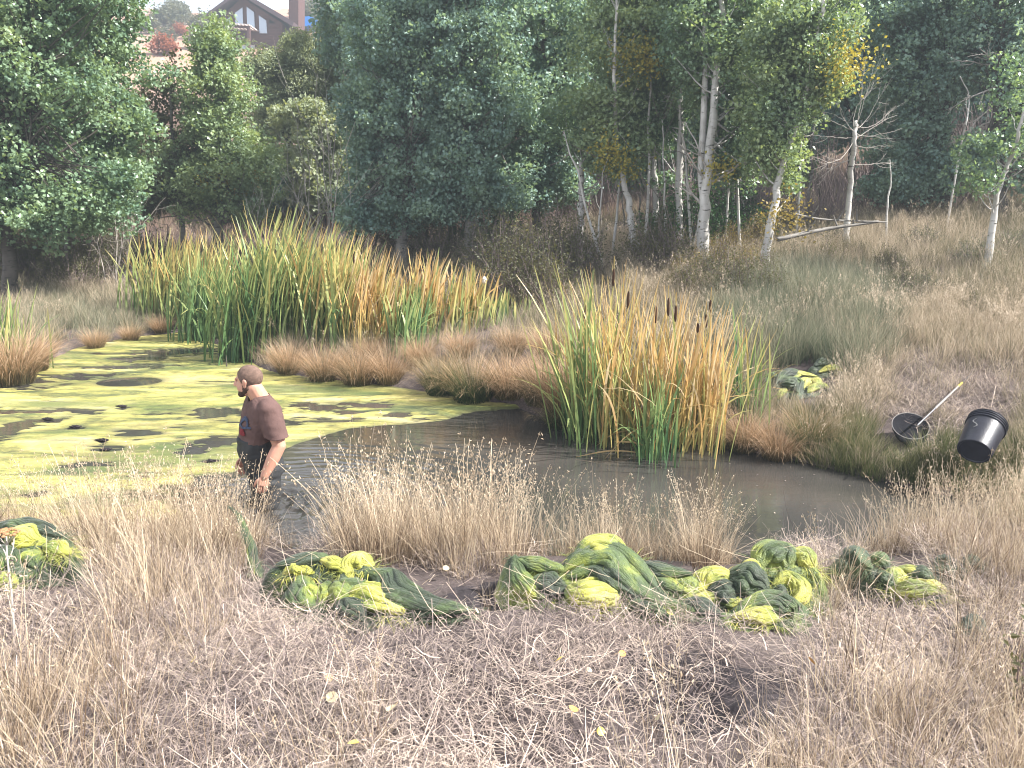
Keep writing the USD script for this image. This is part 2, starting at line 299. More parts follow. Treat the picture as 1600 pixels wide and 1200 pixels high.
M['ground'] = usdkit.material(stage, LK + 'ground', {
    'g': ('geometry', {}), 'sx': ('separate_xyz', {}),
    'n1': ('noise_texture', {'scale': 0.9, 'detail': 6.0, 'roughness': 0.65}), 'n2': ('noise_texture', {'scale': 38.0, 'detail': 6.0, 'roughness': 0.7}), 'n3': ('noise_texture', {'scale': 0.045, 'detail': 6.0, 'roughness': 0.6}),
    'soil': ('rgb_ramp', {'ramp': [(0.3, (0.05, 0.041, 0.042)), (0.55, (0.11, 0.09, 0.088)), (0.75, (0.19, 0.16, 0.15))]}),
    'grit': ('rgb_ramp', {'ramp': [(0.3, (0.55, 0.53, 0.52)), (0.7, (1.25, 1.22, 1.18))]}),
    'mul': ('mix', {'mix_type': 'multiply', 'fac': 1.0}),
    'hill': ('rgb_ramp', {'ramp': [(0.3, (0.20, 0.12, 0.09)), (0.5, (0.27, 0.165, 0.125)), (0.7, (0.32, 0.215, 0.155))]}),
    'far': ('map_range', {'from_min': 36.0, 'from_max': 58.0, 'clamp': True}), 'mx': ('mix', {}),
    'bm': ('bump', {'strength': 0.8, 'distance': 0.03}), 'p': ('principled_bsdf', {'roughness': 0.95, 'specular_ior_level': 0.15})},
    [('g.position', 'sx.vector'), ('g.position', 'n1.vector'), ('g.position', 'n2.vector'), ('g.position', 'n3.vector'), ('n1.fac', 'soil.fac'), ('n2.fac', 'grit.fac'), ('soil.color', 'mul.color1'), ('grit.color', 'mul.color2'),
     ('n3.fac', 'hill.fac'), ('sx.y', 'far.value'), ('far.result', 'mx.fac'), ('mul.color', 'mx.color1'), ('hill.color', 'mx.color2'), ('mx.color', 'p.base_color'), ('n2.fac', 'bm.height'), ('bm.normal', 'p.normal')], surface='p.BSDF')
M['water'] = usdkit.material(stage, LK + 'pond_water', {
    'g': ('geometry', {}), 'mp': ('mapping', {'scale': (1.0, 2.2, 1.0)}),
    'n': ('noise_texture', {'scale': 5.0, 'detail': 4.0}), 'n2': ('noise_texture', {'scale': 0.8, 'detail': 3.0}),
    'r': ('rgb_ramp', {'ramp': [(0.35, (0.030, 0.028, 0.026)), (0.65, (0.050, 0.046, 0.042))]}),
    'bm': ('bump', {'strength': 0.10, 'distance': 0.02}), 'p': ('principled_bsdf', {'roughness': 0.035, 'ior': 1.36, 'specular_ior_level': 1.0})},
    [('g.position', 'mp.vector'), ('mp.vector', 'n.vector'), ('g.position', 'n2.vector'), ('n2.fac', 'r.fac'), ('r.color', 'p.base_color'), ('n.fac', 'bm.height'), ('bm.normal', 'p.normal')], surface='p.BSDF')
M['mat'] = usdkit.material(stage, LK + 'floating_algae', {
    'g': ('geometry', {}), 'mp': ('mapping', {'scale': (0.45, 1.5, 1.0)}), 'mp2': ('mapping', {'scale': (1.0, 3.0, 1.0)}),
    'n1': ('noise_texture', {'scale': 1.3, 'detail': 9.0, 'roughness': 0.66, 'distortion': 0.9}), 'n2': ('noise_texture', {'scale': 22.0, 'detail': 5.0, 'roughness': 0.7}), 'n3': ('noise_texture', {'scale': 0.8, 'detail': 5.0, 'distortion': 0.9}),
    'r': ('rgb_ramp', {'ramp': [(0.33, (0.05, 0.065, 0.035)), (0.41, (0.13, 0.14, 0.055)), (0.48, (0.31, 0.285, 0.085)), (0.56, (0.42, 0.365, 0.135)), (0.66, (0.46, 0.40, 0.23))]}),
    'gr': ('rgb_ramp', {'ramp': [(0.38, (0.62, 0.65, 0.6)), (0.60, (1.2, 1.17, 1.12))]}),
    'm': ('mix', {'mix_type': 'multiply', 'fac': 0.8}), 'rg': ('rgb_ramp', {'ramp': [(0.50, (0, 0, 0)), (0.64, (0.8, 0.8, 0.8))]}), 'mg': ('mix', {'color2': (0.08, 0.11, 0.035)}),
    'sz': ('separate_xyz', {}), 'wet': ('map_range', {'from_min': 0.002, 'from_max': 0.017, 'clamp': True}), 'mw': ('mix', {'color1': (0.06, 0.062, 0.032)}),
    'bm': ('bump', {'strength': 0.8, 'distance': 0.02}), 'p': ('principled_bsdf', {'roughness': 0.55, 'specular_ior_level': 0.35})},
    [('g.position', 'sz.vector'), ('sz.z', 'wet.value'), ('wet.result', 'mw.fac'), ('mg.color', 'mw.color2'), ('mw.color', 'p.base_color'), ('g.position', 'mp.vector'), ('g.position', 'mp2.vector'), ('mp.vector', 'n1.vector'), ('mp2.vector', 'n2.vector'), ('mp.vector', 'n3.vector'), ('n1.fac', 'r.fac'), ('n2.fac', 'gr.fac'), ('r.color', 'm.color1'), ('gr.color', 'm.color2'),
     ('n3.fac', 'rg.fac'), ('rg.color', 'mg.fac'), ('m.color', 'mg.color1'), ('n2.fac', 'bm.height'), ('bm.normal', 'p.normal')], surface='p.BSDF')
def algae_mat(name, ramp, shift=0.0):
    """Wet pulled algae: fibres along the fold (v), tone drifting round and along it."""
    return usdkit.material(stage, LK + name, {
        'uv': ('uvmap', {'attribute': 'st'}), 'mp': ('mapping', {'scale': (34.0, 2.2, 1.0)}), 'g': ('geometry', {}),
        'n': ('noise_texture', {'scale': 1.0, 'detail': 5.0, 'roughness': 0.6, 'distortion': 0.8}), 'n2': ('noise_texture', {'scale': 6.0, 'detail': 4.0, 'roughness': 0.55}), 'n3': ('noise_texture', {'scale': 120.0, 'detail': 3.0}),
        'sx': ('separate_xyz', {}), 'a': ('math', {'math_type': 'multiply_add', 'value2': 0.30, 'value3': shift - 0.15}), 'b': ('math', {'math_type': 'multiply_add', 'value2': 1.25, 'value3': -0.12}), 'c': ('math', {'math_type': 'add'}),
        'r': ('rgb_ramp', {'ramp': ramp}), 'h': ('math', {'math_type': 'add'}),
        'bm': ('bump', {'strength': 0.7, 'distance': 0.012}), 'p': ('principled_bsdf', {'roughness': 0.42, 'specular_ior_level': 0.45, 'sheen_weight': 0.15})},
        [('uv.UV', 'mp.vector'), ('mp.vector', 'n.vector'), ('g.position', 'n2.vector'), ('g.position', 'n3.vector'), ('n.fac', 'a.value1'), ('n2.fac', 'b.value1'), ('a.value', 'c.value1'), ('b.value', 'c.value2'), ('c.value', 'r.fac'),
         ('r.color', 'p.base_color'), ('n.fac', 'h.value1'), ('n3.fac', 'h.value2'), ('h.value', 'bm.height'), ('bm.normal', 'p.normal')], surface='p.BSDF')
AR = [(0.0, (0.007, 0.013, 0.006)), (0.3, (0.018, 0.034, 0.009)), (0.5, (0.05, 0.082, 0.015)), (0.68, (0.16, 0.19, 0.024)), (0.85, (0.32, 0.31, 0.04)), (1.0, (0.42, 0.38, 0.10))]
M['algae_yellow'] = algae_mat('yellow_algae', AR, 0.28)
M['algae_mid'] = algae_mat('green_algae', AR, 0.0)
M['algae_dark'] = algae_mat('dark_algae', AR, -0.24)
# ---------------------------------------------------------------- ground, water, algae mat
def spaced(lo, hi, dense_lo, dense_hi, step, grow):
    a = list(np.arange(dense_lo, dense_hi, step)); s = step
    while a[-1] < hi: s *= grow; a.append(a[-1] + s)
    s = step; pre = []
    c = dense_lo
    while c > lo: s *= grow; c -= s; pre.append(c)
    return np.array(pre[::-1] + a)
gx, gy = spaced(-420, 420, -7, 7, 0.055, 1.05), spaced(-60, 620, 1.0, 14, 0.055, 1.04)
X, Y = np.meshgrid(gx, gy, indexing='ij')
gv = np.stack([X, Y, terr(X, Y)], -1).reshape(-1, 3)
g = obj('ground', (gv, grid_faces(len(gx), len(gy))[:, ::-1]), M['ground'], smooth=True); tag(g, 'dry grassy soil banks rising to a pinkish tan hill', 'ground', kind='structure')

MAN = at_z(410, 786)[:2]
def ripple(x, y):
    q = np.stack([x, y, 0 * x], -1); side = smooth(-0.7, 0.1, x - MAN[0] + 0.35 * np.sin(3 * y)); z = 0
    for (ox, oy, lam, amp, reach, sd) in ((0, 0, .15, .0125, 1.3, 31), (.3, -.25, .115, .0085, 1.1, 32), (-.2, -.5, .21, .0105, 1.7, 33)):
        d = np.hypot(x - MAN[0] - ox, (y - MAN[1] - oy) * 1.25); ph = d + 0.22 * (fbm(q * 1.7, 3, sd) - 0.5)
        z = z + amp * np.sin(2 * PI / lam * ph) * np.exp(-((d - 0.3) / reach) ** 2) * np.clip(2.4 * noise(q * np.array([1.6, 4.0, 1]), sd + 40) - .30, 0.1, 1.4)
    return side * z + 0.0016 * (noise(q * np.array([4.0, 11.0, 1]), 12) - 0.5)
b0, b1 = POND.min(0) - 0.8, POND.max(0) + 0.8
wx = np.unique(np.concatenate([np.arange(b0[0], b1[0], 0.12), np.arange(MAN[0] - 1.0, MAN[0] + 3.0, 0.02)])); wy = np.unique(np.concatenate([np.arange(b0[1], b1[1], 0.12), np.arange(MAN[1] - 1.4, MAN[1] + 2.2, 0.02)]))
X, Y = np.meshgrid(wx, wy, indexing='ij')
BOIL = at_z(202, 597)
boil = 0.03 * np.exp(-(((X - BOIL[0]) / 0.28) ** 2 + ((Y - BOIL[1]) / 0.2) ** 2)) * (0.6 + 0.8 * noise(np.stack([X * 22, Y * 22, 0 * X], -1), 3))
wv = np.stack([X, Y, ripple(X, Y) + boil], -1).reshape(-1, 3)
w = obj('pond_water', (wv, grid_faces(len(wx), len(wy))[:, ::-1]), M['water'], smooth=True); tag(w, 'murky brown pond water with ripples spreading from the wading man', 'water', kind='structure')

# floating algae: everything left of a ragged front, with holes
front = np.array([at_z(*p)[:2] for p in [(-330, 618), (-60, 606), (60, 570), (120, 543), (190, 529), (300, 519), (372, 558), (500, 592), (655, 610), (800, 631), (840, 634), (720, 645), (690, 656), (600, 664), (545, 668), (500, 680), (452, 694), (425, 712), (385, 726), (352, 738), (300, 744), (270, 772), (282, 812), (0, 842), (-330, 842)]])
def poly_sd(x, y, poly):
    p = np.stack([x.ravel(), y.ravel()], 1); best = np.full(len(p), 1e9); ins = np.zeros(len(p), bool)
    for a, b in zip(poly, np.roll(poly, -1, 0)):
        e = b - a; w_ = p - a; t = np.clip((w_ @ e) / (e @ e), 0, 1)
        best = np.minimum(best, ((w_ - t[:, None] * e) ** 2).sum(1)); c = (a[1] > p[:, 1]) != (b[1] > p[:, 1])
        ins ^= c & (p[:, 0] < (b[0] - a[0]) * (p[:, 1] - a[1]) / (b[1] - a[1] + 1e-12) + a[0])
    return np.where(ins, np.sqrt(best), -np.sqrt(best)).reshape(x.shape)
ax, ay = np.arange(front[:, 0].min(), 0.6, 0.028), np.arange(5.4, front[:, 1].max(), 0.028)
X, Y = np.meshgrid(ax, ay, indexing='ij')
q = np.stack([X, Y, 0 * X], -1)
f = poly_sd(X, Y, front) + 0.16 * (fbm(q * np.array([2.0, 5.0, 1]), 4, 51) - 0.5) + 0.05
# hand placed openings: px, py, half width px, half height px
for hx, hy, hw, hh, s in [(202, 597, 44, 7, 1.0), (115, 590, 62, 6, 1), (190, 574, 80, 5, 0.8), (245, 557, 42, 9, 1), (300, 549, 60, 5, 1), (20, 606, 60, 4, .8), (60, 597, 40, 4, .8), (60, 643, 110, 4, .9), (330, 646, 75, 6, 1), (390, 642, 40, 5, .9), (8, 672, 22, 16, 1), (70, 658, 26, 3, .8), (112, 671, 16, 3, .9), (160, 691, 12, 2.5, .9), (165, 704, 16, 2.5, .9), (350, 690, 46, 8, 1), (300, 705, 22, 6, .9), (330, 722, 18, 4, .9), (470, 633, 22, 4, 1), (510, 638, 30, 4, 1), (575, 633, 32, 4.5, 1), (540, 645, 20, 3, 1), (500, 655, 22, 3.5, 1), (620, 650, 22, 4, 1), (450, 660, 26, 5, 1), (560, 655, 14, 3, 1), (190, 640, 14, 3, .8), (245, 778, 30, 5, .8), (200, 790, 30, 4, .6)]:
    c = at_z(hx, hy); rx = hw / FPX * np.linalg.norm(c - [0, 0, CAM_Z]); ry = abs(at_z(hx, hy - hh)[1] - at_z(hx, hy + hh)[1]) / 2
    e = np.hypot((X - c[0]) / rx, (Y - c[1]) / ry)
    ragged = 0 if (hx, hy) == (202, 597) else 2.4 * (fbm(q * np.array([2.6, 8.0, 1]) + hx, 4, 8) - 0.46) + 1.3 * (fbm(q * np.array([9.0, 24.0, 1]) + hx, 2, 18) - 0.5)
    f = np.minimum(f, (e - s + ragged) * 0.25)
f = np.minimum(f, 0.9 * (fbm(q * np.array([0.9, 3.6, 1]), 5, 77) - 0.255)); f = np.minimum(f, 0.5 * (fbm(q * np.array([5.0, 14.0, 1]), 3, 99) - 0.20))
edge = np.clip(f / 0.22, 0, 1)
zz = 0.004 + 0.016 * edge ** 0.6 + edge * (0.030 * (fbm(q * np.array([1.6, 4.0, 1]), 4, 21) - 0.45) + 0.012 * (fbm(q * 9, 2, 4) - 0.5))
# clip the grid's triangles at f = 0
V = np.stack([X, Y, zz], -1).reshape(-1, 3); fv = f.ravel(); F = grid_faces(len(ax), len(ay))[:, ::-1]
n_in = (fv[F] > 0).sum(1)
full = F[n_in == 3]; out_v, out_f = [V], [full]; n = len(V)
for k in (1, 2):
    T = F[n_in == k]; ins = fv[T] > 0
    lone = np.argmax(ins if k == 1 else ~ins, 1); r = np.arange(len(T))
    a, b, c = T[r, lone], T[r, (lone + 1) % 3], T[r, (lone + 2) % 3]
    def cut(i, j):
        t = (fv[i] / (fv[i] - fv[j]))[:, None]; p = V[i] * (1 - t) + V[j] * t; p[:, 2] = 0.002; return p
    ab, ac = cut(a, b), cut(a, c); iab, iac = n + r, n + len(T) + r; n += 2 * len(T); out_v += [ab, ac]
    out_f += [np.stack([a, iab, iac], 1)] if k == 1 else [np.stack([iab, b, c], 1), np.stack([iab, c, iac], 1)]
mv, mf = np.vstack(out_v), np.vstack(out_f); used = np.unique(mf); re = np.zeros(len(mv), int); re[used] = np.arange(len(used))
m = obj('floating_algae', (mv[used], re[mf]), M['mat'], smooth=True); tag(m, 'yellow green algae scum floating over the left of the pond', 'algae', kind='stuff')

# dark bare soil: the hollow at the lower right and the scraped patch between the heaps
M['mud'] = plain('dark_soil', (0.030, 0.025, 0.027), 0.9, 0.2, 0.45, 9, 0.8, 60)
for px, py, rx, ry, sd, nm, lb in [(1075, 1100, .40, .30, 1, 'bare_soil', 'dark bare soil in the hollow at the lower right'), (772, 930, .26, .20, 2, 'bare_soil', 'dark scraped soil between the two left heaps'), (1345, 945, .16, .22, 3, 'bare_soil', 'dark soil left of the looped yellow heap')]:
    c = hit(px, py); Rg, Tg = np.meshgrid(np.linspace(0, 1, 40), np.linspace(0, 2 * PI, 91), indexing='ij'); ed = 1 + .9 * (fbm(np.stack([np.cos(Tg) * 2.2, np.sin(Tg) * 2.2, 0 * Tg + sd], -1), 4, sd) - .5)
    x, y = c[0] + Rg * np.cos(Tg) * rx * ed, c[1] + Rg * np.sin(Tg) * ry * ed
    z = terr(x, y) + .005 + .055 * (fbm(np.stack([x * 13, y * 13, 0 * x], -1), 5, sd) - .35) * (1 - Rg ** 3) - .012 * Rg ** 6
    tag(obj(nm, (np.stack([x, y, z], -1).reshape(-1, 3), grid_faces(40, 91)), M['mud'], smooth=True), lb, 'ground', kind='structure')
rng = np.random.default_rng(7)
# flecks on the open water
c = []
while len(c) < 230:
    px, py = rng.uniform(520, 1440), rng.uniform(640, 870); p = at_z(px, py)
    if pond_d(p[0:1], p[1:2])[0] < -0.1 and poly_sd(p[0:1], p[1:2], front)[0] < -0.05: c.append(p)
c = np.array(c) + [0, 0, 0.008]
L = leaves(c, rng.uniform(0.010, 0.028, len(c)), rng, 0.5, up=30, fold=0.1)
tag(add('floating_debris', L, M['litter']), 'pale straw flecks and leaf bits floating on the brown water', 'debris', kind='stuff')
M['mud'] = M['mud']
for hx, hy, nn in [(75, 657, 5), (118, 669, 5), (160, 690, 4), (165, 705, 3), (332, 723, 5), (190, 637, 4)]:
    p = at_z(hx, hy) + [0, 0, 0.02]
    cc = p + rng.normal(size=(14, 3)) * [0.12, 0.05, 0.008]
    th = thing('algae_clod', {75: 'dark torn algae clod in the scum gap nearest the left edge', 118: 'dark clod of torn algae in the scum, below the first gap at left', 160: 'grey clod in a pale hole of the scum left of the man', 165: 'small dark clod just below the grey one left of the man', 332: 'black clod of algae floating just left of the wading man', 190: 'brown clod in the green streak between left bank and man'}[hx], 'algae clod', p)
    obj('clod', (lambda s: (s.vertices * [0.062, 0.024, 0.016] * (0.15 + 1.7 * fbm(s.vertices * 2.6 + hx, 3, 5))[:, None], s.faces))(trimesh.creation.icosphere(4)), M['mud'], th, smooth=True)

# ---------------------------------------------------------------- the cabin on the hill, 83 m away
M['siding'] = plain('brown_siding', (0.085, 0.042, 0.036), 0.8, 0.2, 0.2, 0.6)
M['trim'] = plain('brown_trim', (0.075, 0.042, 0.04), 0.7, 0.2, 0.15)
M['roof'] = plain('dark_roof', (0.075, 0.055, 0.062), 0.8, 0.2)
M['pane'] = usdkit.material(stage, LK + 'window_pane', {'f': ('fresnel', {'IOR': 1.9}), 'd': ('principled_bsdf', {'base_color': (0.30, 0.36, 0.44), 'roughness': 0.12}), 'g': ('glossy_bsdf', {'roughness': 0.03, 'color': (0.95, 0.97, 1.0)}), 'm': ('mix_closure', {})}, [('f.fac', 'm.fac'), ('d.BSDF', 'm.closure1'), ('g.BSDF', 'm.closure2')], surface='m.closure')
M['pale_trim'] = plain('pale_frame', (0.42, 0.38, 0.36), 0.6, 0.3, 0.1)
M['blue'] = plain('blue_sheet', (0.035, 0.19, 0.55), 0.5, 0.4, 0.1)
HY = 80.0
O = at_y(395, 90, HY)
def hp(px, py, dy=0.0):
    p = at_y(px, py, HY); return np.array([p[0] - O[0], dy, p[2] - O[2]])
def prism(pts, y0, y1):
    """Outline in the house front's plane, pushed from y0 to y1."""
    p = np.array([[a[0], a[2]] for a in pts]); 
    m_ = trimesh.creation.extrude_polygon(Polygon(p), y1 - y0, engine='earcut')
    v = np.array(m_.vertices); return np.stack([v[:, 0], y0 + v[:, 2], v[:, 1]], 1), np.array(m_.faces)[:, ::-1]
cabin = thing('cabin', 'dark brown wooden cabin with pointed gable windows on the hill', 'house', O)
add('wall', prism([hp(338, 34), hp(338, 120), hp(441, 120), hp(441, 36), hp(378, -4)], 0.0, 9.0), M['siding'], cabin)
add('wall', prism([hp(441.3, 36), hp(441.3, 120), hp(452, 120), hp(452, 40)], 1.2, 9.0), M['siding'], cabin)
for k in range(9):     # lap siding courses on the gable's right
    yy = 26 + 4.6 * k
    add('siding_board', prism([hp(max(342, 420 if yy < 58 else 405), yy), hp(440.8, yy), hp(440.8, yy + 3.9), hp(max(342, 420 if yy < 58 else 405), yy + 3.9)], -0.05, -0.004) if yy > 37 else prism([hp(421, 30), hp(430, 36), hp(430, 36.6), hp(421, 36.6)], -0.05, -0.004), M['siding'], cabin)
add('roof', prism([hp(327, 30), hp(327, 25), hp(378, -13), hp(463, 37.5), hp(461, 44), hp(378, -6)], -0.9, 9.6), M['roof'], cabin)
for a in ([(350.5, 34.5), (362, 25.5), (363, 46), (350.5, 46)], [(368, 20.5), (379.5, 12), (381, 47.5), (369, 47.5)], [(386, 11), (397.5, 19.5), (399, 48.5), (387, 48.5)], [(405, 24.5), (416.5, 32.5), (418, 52.5), (406, 52.5)]):
    ctr = np.mean(a, 0); big = [hp(*(ctr + (np.array(q_) - ctr) * [1.16, 1.06])) for q_ in a]
    wn = add('window', prism(big, -0.10, -0.003), M['trim'], cabin)
    add('pane', prism([hp(*q_) for q_ in a], -0.13, -0.104), M['pane'], wn)
pg = add('pergola_beam', prism([hp(356, 46.5), hp(403, 50), hp(403, 53), hp(356, 49.5)], -2.6, -2.3), M['trim'], cabin)
for k in range(9):
    x0 = 358 + 5.4 * k
    add('rafter', prism([hp(x0, 44.8 + .07 * 5.4 * k), hp(x0 + 3.6, 45.2 + .07 * 5.4 * k), hp(x0 + 3.6, 47 + .07 * 5.4 * k), hp(x0, 46.7 + .07 * 5.4 * k)], -2.9, -0.15), M['pale_trim'], cabin)
add('post', prism([hp(400, 53.1), hp(404, 53.1), hp(404, 110), hp(400, 110)], -2.6, -2.3), M['trim'], cabin)
add('post', prism([hp(357, 50), hp(360, 50), hp(360, 110), hp(357, 110)], -2.6, -2.3), M['trim'], cabin)
for x0 in (374.0, 387.0):
    wn = add('window', prism([hp(x0, 70.5), hp(x0 + 11.5, 70.5), hp(x0 + 11.5, 90), hp(x0, 90)], -0.10, -0.003), M['pale_trim'], cabin)
    add('pane', prism([hp(x0 + 1.3, 72.5), hp(x0 + 10.2, 72.5), hp(x0 + 10.2, 89), hp(x0 + 1.3, 89)], -0.13, -0.104), M['pane'], wn)
chm = add('chimney', prism([hp(448.5, -16), hp(463.5, -16), hp(463.5, 100), hp(448.5, 100)], 0.6, 3.0), M['trim'], cabin)
add('chimney_cap', prism([hp(447, -18.5), hp(465, -18.5), hp(465, -16.1), hp(447, -16.1)], 0.3, 3.3), M['roof'], chm)
p = at_y(483, 52, 88.0); tarp = thing('blue_canopy', 'bright blue fabric canopy beside the cabin chimney', 'canopy', p)
def bp(px, py): a = at_y(px, py, 88.0); return np.array([a[0] - p[0], 0, a[2] - p[2]])
cv = prism([bp(462, 42), bp(466, 31), bp(490, 28), bp(500, 33), bp(499, 41), bp(480, 44)], -1.6, 1.6); add('cover', (cv[0] + np.stack([0 * cv[0][:, 0], 0 * cv[0][:, 0], -0.06 * cv[0][:, 1] ** 2], 1), cv[1]), M['blue'], tarp)
for x0 in (467, 497): add('pole', prism([bp(x0, 42), bp(x0 + 1, 42), bp(x0 + 1, 62), bp(x0, 62)], -0.1, 0.1), M['roof'], tarp)
p = at_y(481, 14, 112.0); far = thing('far_house', 'small dark house high on the hill at the top edge', 'house', p)
def fp(px, py): a = at_y(px, py, 112.0); return np.array([a[0] - p[0], 0, a[2] - p[2]])
add('wall', prism([fp(466, -14), fp(494, -14), fp(494, 14), fp(466, 14)], 0, 6), M['siding'], far)
add('roof', prism([fp(462, -14.1), fp(498, -14.1), fp(480, -26)], -0.6, 6.6), M['roof'], far)
for k in range(5): add('window', prism([fp(469 + 4.8 * k, -5), fp(472.4 + 4.8 * k, -5), fp(472.4 + 4.8 * k, 4), fp(469 + 4.8 * k, 4)], -0.12, -0.003), M['pale_trim'], far)
# ---------------------------------------------------------------- trees
def limb_batch(A, B, r0, r1, rng, sag=0.12, n=6):
    """Curved limbs from A to B (N, 3)."""
    s = np.linspace(0, 1, n)[None, :, None]; d = B - A; L = np.linalg.norm(d, axis=1)[:, None, None]
    P = A[:, None] + d[:, None] * s + (rng.normal(size=(len(A), 1, 3)) * sag * L) * (s * (1 - s)) * 1.6 + rng.normal(size=(len(A), n, 3)) * 0.012 * L * (s * (1 - s) * 4)
    P[..., 2] += (np.sqrt(s[..., 0]) - s[..., 0]) * -0.25 * L[..., 0] * np.sign(sag)
    return P, r0[:, None] * (1 - s[..., 0]) + r1[:, None] * s[..., 0]
def tree(name, label, cat_, base_px, trunk, r0, blobs, leafm, barkm, leaf=0.062, y=None, top_r=0.25, seed=0, group=None, dens=1.0, bare=0.0, depth=0.8, twigs=True, extra=None, per=62, aspect=0.85, back=0.0):
    """trunk: pixels the trunk passes (at the tree's own distance) above its foot; blobs: (px, py, rx, ry, clusters, sprig radius m)."""
    rng = np.random.default_rng(1000 + seed)
    foot = hit(*base_px) if y is None else at_y(base_px[0], base_px[1], y)
    foot[2] = float(terr(foot[0:1], foot[1:2])[0]) - 0.06; ty = foot[1]
    t = thing(name, label, cat_, foot, 0, group)
    W = np.array([foot] + [at_y(px, py, ty + rng.normal() * 0.12) for px, py in trunk])
    T = curve(W, 26) - foot; T[1:] += rng.normal(size=(25, 3)) * r0 * 0.16
    s = np.linspace(0, 1, 26); R = r0 * (1 - (1 - top_r) * s) * (1 + 0.45 * np.exp(-s * 26 * 0.5)) * (1 + 0.06 * rng.normal(size=26))
    v, f, uv = tubes(T[None], R[None], 10)
    add('trunk', (v, f, uv), barkm, t, smooth=True)
    kx = np.linalg.norm(at_y(801, 300, ty) - at_y(800, 300, ty))
    C, rad, gold = [], [], []
    for b in blobs:
        px, py, rx, ry, nc = b[:5]; sr = b[5] if len(b) > 5 else 0.27
        c = at_y(px, py, ty) - foot + [0, back, 0]; nc = int(nc * dens)
        d = rng.normal(size=(nc, 3)); d /= np.linalg.norm(d, axis=1, keepdims=True)
        d *= (rng.random(nc) ** 0.42 * (0.62 + 0.85 * noise(d * 1.9 + seed * 3.1, 6)))[:, None]
        C.append(c + d * [rx * kx, max(rx * kx * depth, 0.4), ry * kx]); rad += [sr] * nc
    if C:
        C = np.vstack(C); rad = np.array(rad) * rng.uniform(0.6, 1.3, len(C)) * .92
        # limbs: from the trunk a little below each sprig
        zt = T[:, 2]; want = np.clip(C[:, 2] - 0.55 * np.hypot(C[:, 0] - np.interp(C[:, 2], zt, T[:, 0]), C[:, 1] - np.interp(C[:, 2], zt, T[:, 1])) - rng.uniform(0.05, 0.4, len(C)), zt[-1] * rng.uniform(.18, .5, len(C)), zt[-1] * 0.98)
        A = np.stack([np.interp(want, zt, T[:, 0]), np.interp(want, zt, T[:, 1]), want], 1); rl = np.interp(want, zt, R)
        pick = rng.random(len(C)) < (0.35 if barkm is not M['white_bark'] else 0.14)
        P, RR = limb_batch(A[pick], C[pick], np.clip(rl[pick] * 0.28, 0.008, 0.05), np.full(pick.sum(), 0.004), rng)
        add('limbs', tubes(P, RR, 5), barkm, t, smooth=True).SetCustomDataByKey('kind', 'stuff')
        n = np.maximum((1.25 * per * (rad / 0.27) ** 2 * rng.uniform(0.5, 1.3, len(C))).astype(int), 4)
        i = np.repeat(np.arange(len(C)), n)
        g_ = rng.normal(size=(len(i), 3)); g_ *= (rng.random(len(i)) ** 0.4 / np.linalg.norm(g_, axis=1))[:, None]
        pos = C[i] + g_ * rad[i][:, None] * [1.15, 1.15, 0.85]
        lf = leaf * 1.05 * rng.uniform(0.5, 1.5, len(i))
        add('crown', leaves(pos, lf, rng, aspect, up=0.25, hang=0.25), leafm, t).SetCustomDataByKey('kind', 'stuff')
    if extra:
        for kind, px, py, rx, ry, nc, mat_, sr in extra:
            c = at_y(px, py, ty) - foot; d = rng.normal(size=(nc, 3)); d *= (rng.random(nc) ** 0.5 * (.6 + 1.1 * rng.random(nc)) / np.linalg.norm(d, axis=1))[:, None]
            cc = c + d * [rx * kx, rx * kx * 0.5, ry * kx] + [0, -0.35, 0]
            i = np.repeat(np.arange(nc), 20); pos = cc[i] + rng.normal(size=(len(i), 3)) * sr * 0.85
            add(kind, leaves(pos, leaf * rng.uniform(0.7, 1.2, len(i)), rng, aspect, hang=0.3), M[mat_], t).SetCustomDataByKey('kind', 'stuff')
    return t, T, R, foot
def dead_branches(t, foot, T, R, starts, rng, mat_, spread=1.0, gen=3, thin=1.0):
    """Bare forking branches; starts: (height fraction, pixel of the tip)."""
    ty = foot[1]
    for fr, px, py in starts:
        k = int(fr * 25); A = T[k]; B = at_y(px, py, ty + rng.uniform(-0.8, 0.3)) - foot
        segs = [(A, B, max(R[k] * 0.3, 0.012) * thin)]; PP, RR = [], []
        for g_ in range(gen):
            nxt = []
            for a, b, r in segs:
                P, Q = limb_batch(a[None], b[None], np.array([r]), np.array([r * 0.35]), rng, 0.16, 8); PP.append(P[0]); RR.append(Q[0])
                L = np.linalg.norm(b - a)
                for _ in range(4 if g_ == 0 else 3):
                    j = rng.integers(2, 7); o = P[0][j]; dirn = (b - a) / L + rng.normal(size=3) * 0.55 * spread; dirn /= np.linalg.norm(dirn)
                    nxt.append((o, o + dirn * L * rng.uniform(0.28, 0.55), r * 0.45))
            segs = nxt
        add('dead_branch', tubes(np.array(PP), np.array(RR), 4), mat_, t, smooth=True)
MA = M
